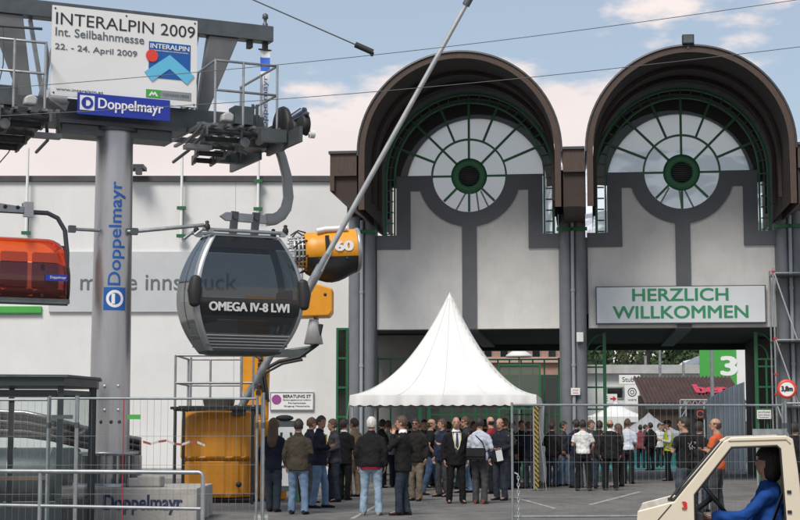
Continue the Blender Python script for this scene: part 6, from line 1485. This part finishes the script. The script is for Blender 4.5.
o, TM, HM, ap = person(P(371, 515.5), 8, 'white haired man in a black jacket and pale jeans seen from behind', 1.78, BLK, 'jacket', LJEAN, (.62, .60, .57), 'short', ('hang', 'hang'), .15, .02, denim=True, bulk=1.16, hem=.88, shoes=(.25, .24, .22))
mb = MB(); mb.M = TM; mb.ell_rings([(0, -.005, .835, .205, .158), (0, -.005, .885, .212, .166)], 20); child(o, mb, 'pullover_hem', cloth((.22, .015, .035)))
mb = MB(); mb.M = TM; mb.ell_rings([(0, -.004, 1.475, .088, .080), (0, -.004, 1.525, .072, .074)], 16, caps=False); child(o, mb, 'red_collar', cloth((.26, .03, .03)), False)
person(P(388, 487), 0, 'person in a light grey shirt seen from behind under the tent', 1.78, (.30, .32, .34), 'tshirt', NAVY, BRN, 'short', ('cross', 'cross'))
person(P(403, 515.5), -78, 'man in a dark jacket with white collar and dark jeans, hand at his mouth', 1.80, BLK, 'suit', DJEAN, BRN, 'short', ('face', 'pocket'), .08, .06, denim=True, bulk=1.05)
person(P(416, 501), -155, 'man with sunglasses, dark jacket and beige trousers near the tent front', 1.80, (.02, .018, .017), 'jacket', (.20, .16, .12), DK, 'short', ('hang', 'pocket'), glasses=True, yaw=-10, skin=skin_b)
o, TM, HM, ap = person(P(431, 495), 85, 'man in a black printed T-shirt and blue jeans striding to the right', 1.80, BLK, 'tshirt', (.05, .085, .15), BRN, 'balding', ('hang', 'pocket'), .08, .22, denim=True)
o, TM, HM, ap = person(P(456, 503.5), 172, 'bald man in a black suit with white shirt, tie and lanyard facing the camera', 1.82, BLK, 'suit', BLK, (.12, .08, .06), 'bald', ('hang', 'hang'), .11, .03, bulk=1.1)
mb = MB(); mb.M = TM
fr_ = lambda x, z_, off: (x, .148 * (1 - (x / .25) ** 2) + off - (.035 * max(0, (z_ - 1.35) / .12)), z_)
rows = [[fr_(x, z_, .004) for x in xs_] for z_, xs_ in ((1.02, (-.02, 0, .02)), (1.15, (-.045, 0, .045)), (1.3, (-.07, 0, .07)), (1.40, (-.075, 0, .075)), (1.47, (-.06, 0, .06)))]
mb.loft(rows, False, 0, True, closed=False); child(o, mb, 'shirt_front', cloth((.70, .72, .76)), False)
mb = MB(); mb.M = TM; rows = [[fr_(x, z_, .011) for x in xs_] for z_, xs_ in ((1.02, (-.003, 0, .003)), (1.08, (-.036, 0, .036)), (1.3, (-.026, 0, .026)), (1.43, (-.018, 0, .018)), (1.465, (-.026, 0, .026)))]
mb.loft(rows, False, 0, True, closed=False); child(o, mb, 'tie', cloth((.05, .055, .08)), False)
mb = MB(); mb.M = TM; mb.tube([fr_(-.085, 1.47, .0), fr_(-.08, 1.35, .018), fr_(-.05, 1.2, .022), fr_(-.01, 1.12, .022)], .009, 5); mb.tube([fr_(.085, 1.47, .0), fr_(.08, 1.35, .018), fr_(.04, 1.2, .022), fr_(-.01, 1.12, .022)], .009, 5); child(o, mb, 'lanyard', cloth((.66, .58, .30)))
o, TM, HM, ap = person(P(480, 504), 22, 'man in a pale checked shirt with a black shoulder bag and brown shoes', 1.80, (.48, .52, .60), 'shirt', (.055, .055, .058), DK, 'short', ('lap', 'hold'), .11, .03, bulk=1.06, shoes=(.16, .055, .03), hem=.90)
bg_ = thing('shoulder_bag', 'black shoulder bag carried by the man in the checked shirt', 'bag', o.location + Vector((0, 0, 0)), o.rotation_euler.z)
MB().box(-.20, .20, -.27, -.165, .92, 1.17).build('bag_body', cloth(BLK), bg_, bevel=.02); MB().box(-.205, .205, -.285, -.271, 1.0, 1.18).build('flap', cloth((.02, .02, .02)), bg_, bevel=.004)
MB().tube([(.18, -.2, 1.16), (.12, -.16, 1.30), (-.05, -.115, 1.44), (-.13, -.03, 1.505), (-.12, .08, 1.45), (.05, .17, 1.25), (.22, .02, 1.14), (.20, -.18, 1.10)], (.012), 6).build('strap', cloth(BLK), bg_)
person(P(466, 493), -95, 'man with sunglasses and jeans standing behind the man in the checked shirt', 1.86, (.03, .03, .035), 'jacket', JEAN, BRN, 'short', ('hang', 'hang'), glasses=True, stride=.12, denim=True, yaw=-15)
o, TM, HM, ap = person(P(501, 500.5), -140, 'balding man in a navy jumper holding a folded white paper', 1.80, (.014, .018, .026), 'jacket', (.03, .035, .05), DK, 'balding', ('hold', 'hang'), .11, .03, yaw=-10, bulk=1.08)
pw = (TM @ ap[0][2]); pw = o.matrix_basis @ pw
sheet = MB().box(-.07, .07, -.004, .004, -.24, .0).build('paper_sheet', sign_white, None, loc=(pw.x - .05, pw.y - .12, pw.z - .02)); sheet.rotation_euler = (R(8), R(-12), R(10)); tag(sheet, 'folded white paper held by the man in the navy jumper', 'paper')
person(P(492, 494), -60, 'bald man in a red shirt behind the man holding a paper', 1.86, (.20, .02, .03), 'shirt', BLK, DK, 'bald', ('hang', 'hang'), yaw=20)
for px, py, f, hh in ((434, 486, -60, 1.78), (460, 489, 100, 1.83), (473, 487, 150, 1.75), (505, 490, 30, 1.82), (381, 488, 60, 1.80), (418, 491, 10, 1.77), (398, 486, 40, 1.76), (409, 487, -120, 1.74), (424, 488, 170, 1.80), (441, 490, 20, 1.82), (449, 487, -40, 1.74), (485, 488, 10, 1.80), (512, 488, 80, 1.76), (522, 487, 170, 1.78), (530, 489, -20, 1.74)):
    person(P(px, py), f, 'dark clothed visitor standing deep in the shade under the white tent', hh, random.choice([BLK, NAVY, (.045, .036, .028), (.06, .06, .068)]), 'jacket', random.choice([BLK, DJEAN, NAVY]), random.choice([DK, BRN]), 'short', random.choice([('hang', 'hang'), ('cross', 'cross'), ('hang', 'pocket')]), group='visitors in the shade under the tent')
person(P(552, 487), 35, 'man in a black jacket and dark jeans between the tent corner and the grey column', 1.74, BLK, 'jacket', DJEAN, DK, 'short', ('hold', 'hang'), denim=True)
person(P(577, 488), -20, 'man in a dark jacket mostly hidden behind the white short sleeved shirt', 1.80, NAVY, 'jacket', DJEAN, DK, 'short', ('hang', 'hang'))
o, TM, HM, ap = person(P(583.5, 491), 5, 'man in a white short sleeved shirt and black trousers by the grey column', 1.78, (.66, .65, .62), 'shirt', BLK, DK, 'short', ('talk', 'lap'), .12, .02, shirt='short', bulk=1.05)
mb = MB(); mb.M = TM; mb.ell_rings([(0, -.005, .905, .182, .140), (0, -.005, .945, .184, .142)], 18); child(o, mb, 'belt', cloth(BLK))
person(P(592, 487), 140, 'man with folded arms in grey facing the camera behind the white shirt', 1.79, (.06, .06, .065), 'jacket', DJEAN, BRN, 'short', ('cross', 'cross'))
person(P(619, 487), -70, 'woman in a dark red jacket beside the man in the pale blue shirt', 1.68, (.10, .02, .025), 'jacket', BLK, BRN, 'long', ('hang', 'hang'), bulk=.9)
person(P(563, 486), 120, 'young man in a charcoal hooded jacket next to the middle grey column', 1.76, (.035, .037, .042), 'jacket', JEAN, DK, 'short', ('pocket', 'pocket'), denim=True)
person(P(334, 502), -110, 'man in a grey jacket turned to the camera beside the black suited man', 1.77, (.05, .052, .06), 'jacket', DJEAN, BRN, 'short', ('hold', 'hang'), denim=True)
person(P(443, 497), -130, 'man in a dark blue jacket between the striding man and the bald suited man', 1.79, (.02, .028, .055), 'jacket', GREYT, BRN, 'short', ('talk', 'hang'), yaw=15)
person(P(600, 489), 20, 'dark jacketed man between the white shirt and the bald man in black', 1.77, (.022, .02, .02), 'jacket', DJEAN, DK, 'short', ('hang', 'hold'), skin=skin_b)
person(P(611, 490.5), 0, 'broad man with a bald crown in black seen from behind beside the passage', 1.80, BLK, 'suit', BLK, BRN, 'bald', ('hang', 'hang'), .12, .02, bulk=1.12)
person(P(628, 484), 25, 'man in a pale blue shirt and dark trousers at the end of the teal carpet', 1.84, (.55, .60, .68), 'shirt', BLK, BRN, 'short', ('hold', 'hold'), .11, .04)
for px, py, f, hh, tp, lg_, lb in ((641, 469, 10, 1.70, (.20, .05, .06), NAVY, 'far visitor in a dull red top beyond the teal carpet'), (651, 470.5, -30, 1.78, BLK, BLK, 'far visitor in plain black left of the one with a white top'), (660, 468, 160, 1.76, (.62, .62, .6), BLK, 'far visitor in a white top and black trousers beyond the carpet'), (646, 465, 90, 1.72, (.06, .05, .05), DJEAN, 'far visitor in a brown jacket behind the dull red top'), (663.5, 466, 180, 1.74, (.05, .06, .05), DJEAN, 'far visitor in dark clothes just left of the yellow vest')):
    person(P(px, py), f, lb, hh, tp, 'jacket', lg_, DK, 'short', ('hang', 'hang'), group='far visitors in the yard')
o, TM, HM, ap = person(P(669, 481), -95, 'steward in a bright yellow safety vest over a white shirt', 1.80, (.62, .62, .6), 'shirt', BLK, DK, 'short', ('talk', 'hang'), .09, .06)
mb = MB(); mb.M = TM; mb.ell_rings([(0, -.005, .90, .198, .152), (0, 0, 1.06, .188, .150), (0, 0, 1.2, .198, .146), (0, -.005, 1.33, .208, .142), (0, -.012, 1.42, .165, .116), (0, -.012, 1.46, .11, .095)], 20, caps=False); v = child(o, mb, 'safety_vest', mat('hi_vis', (.55, .72, .02), .6, var=.06), False)
mb = MB(); mb.M = TM
for zz in (1.0, 1.14): mb.ell_rings([(0, -.002, zz, .202, .157), (0, -.002, zz + .05, .204, .157)], 20, caps=False)
child(v, mb, 'reflective_band', silver, False)
mb = MB(); mb.M = HM; mb.ell_rings([(0, .005, 1.70, .094, .115), (0, .0, 1.76, .088, .108), (0, 0, 1.80, .05, .06)], 14); mb.ell_rings([(0, .10, 1.70, .07, .07), (0, .10, 1.708, .068, .068)], 12); child(o, mb, 'cap', cloth(BLK))
o, TM, HM, ap = person(P(686, 517), -38, 'man in a black T-shirt with a white back print behind the truck windscreen', 1.78, BLK, 'tshirt', (.06, .07, .085), DK, 'short', ('cross', 'cross'), .11, .02, yaw=-40, bulk=1.04, denim=True)
mb = MB(); rnd = random.Random(4); mb.M = TM
for q in range(14):
    x_ = rnd.uniform(-.07, .11); z_ = rnd.uniform(1.22, 1.38); mb.bar((x_, -.152 + .9 * x_ * x_, z_), (x_ + rnd.uniform(-.05, .05), -.152 + .9 * x_ * x_, z_ + rnd.uniform(-.04, .05)), .006, .012)
child(o, mb, 'back_print', cloth((.4, .4, .4)))
person(P(718, 517), -62, 'man in an orange T-shirt with folded arms seen through the truck window', 1.76, (.52, .10, .028), 'tshirt', GREYT, BRN, 'balding', ('cross', 'cross'), .11, .02, yaw=-25, bulk=1.1)
person(P(797, 512), 10, 'person in a dark top partly cut off by the right frame edge', 1.68, BLK, 'jacket', DJEAN, DK, 'short', ('hang', 'hang'))
person(P(700, 512), 30, 'person in black standing in the gap between the T-shirted men', 1.70, BLK, 'jacket', DJEAN, DK, 'short', ('hang', 'hang'))
# driver, seated, facing the front of the truck (local -x)
dh = K.world(seat_x - .02, .42, 0)
o, TM, HM, ap = person((dh.x, dh.y), -90 + 10, 'driver with dark bobbed hair and blue work jacket at the truck wheel', 1.66, (.012, .060, .25), 'jacket', (.10, .11, .12), (.012, .010, .010), 'bowl', ('wheel', 'lap'), sit=True, yaw=22, z=sz - .85, lean=R(6), shoes=BLK, skin=skin_a)

finish_pending()
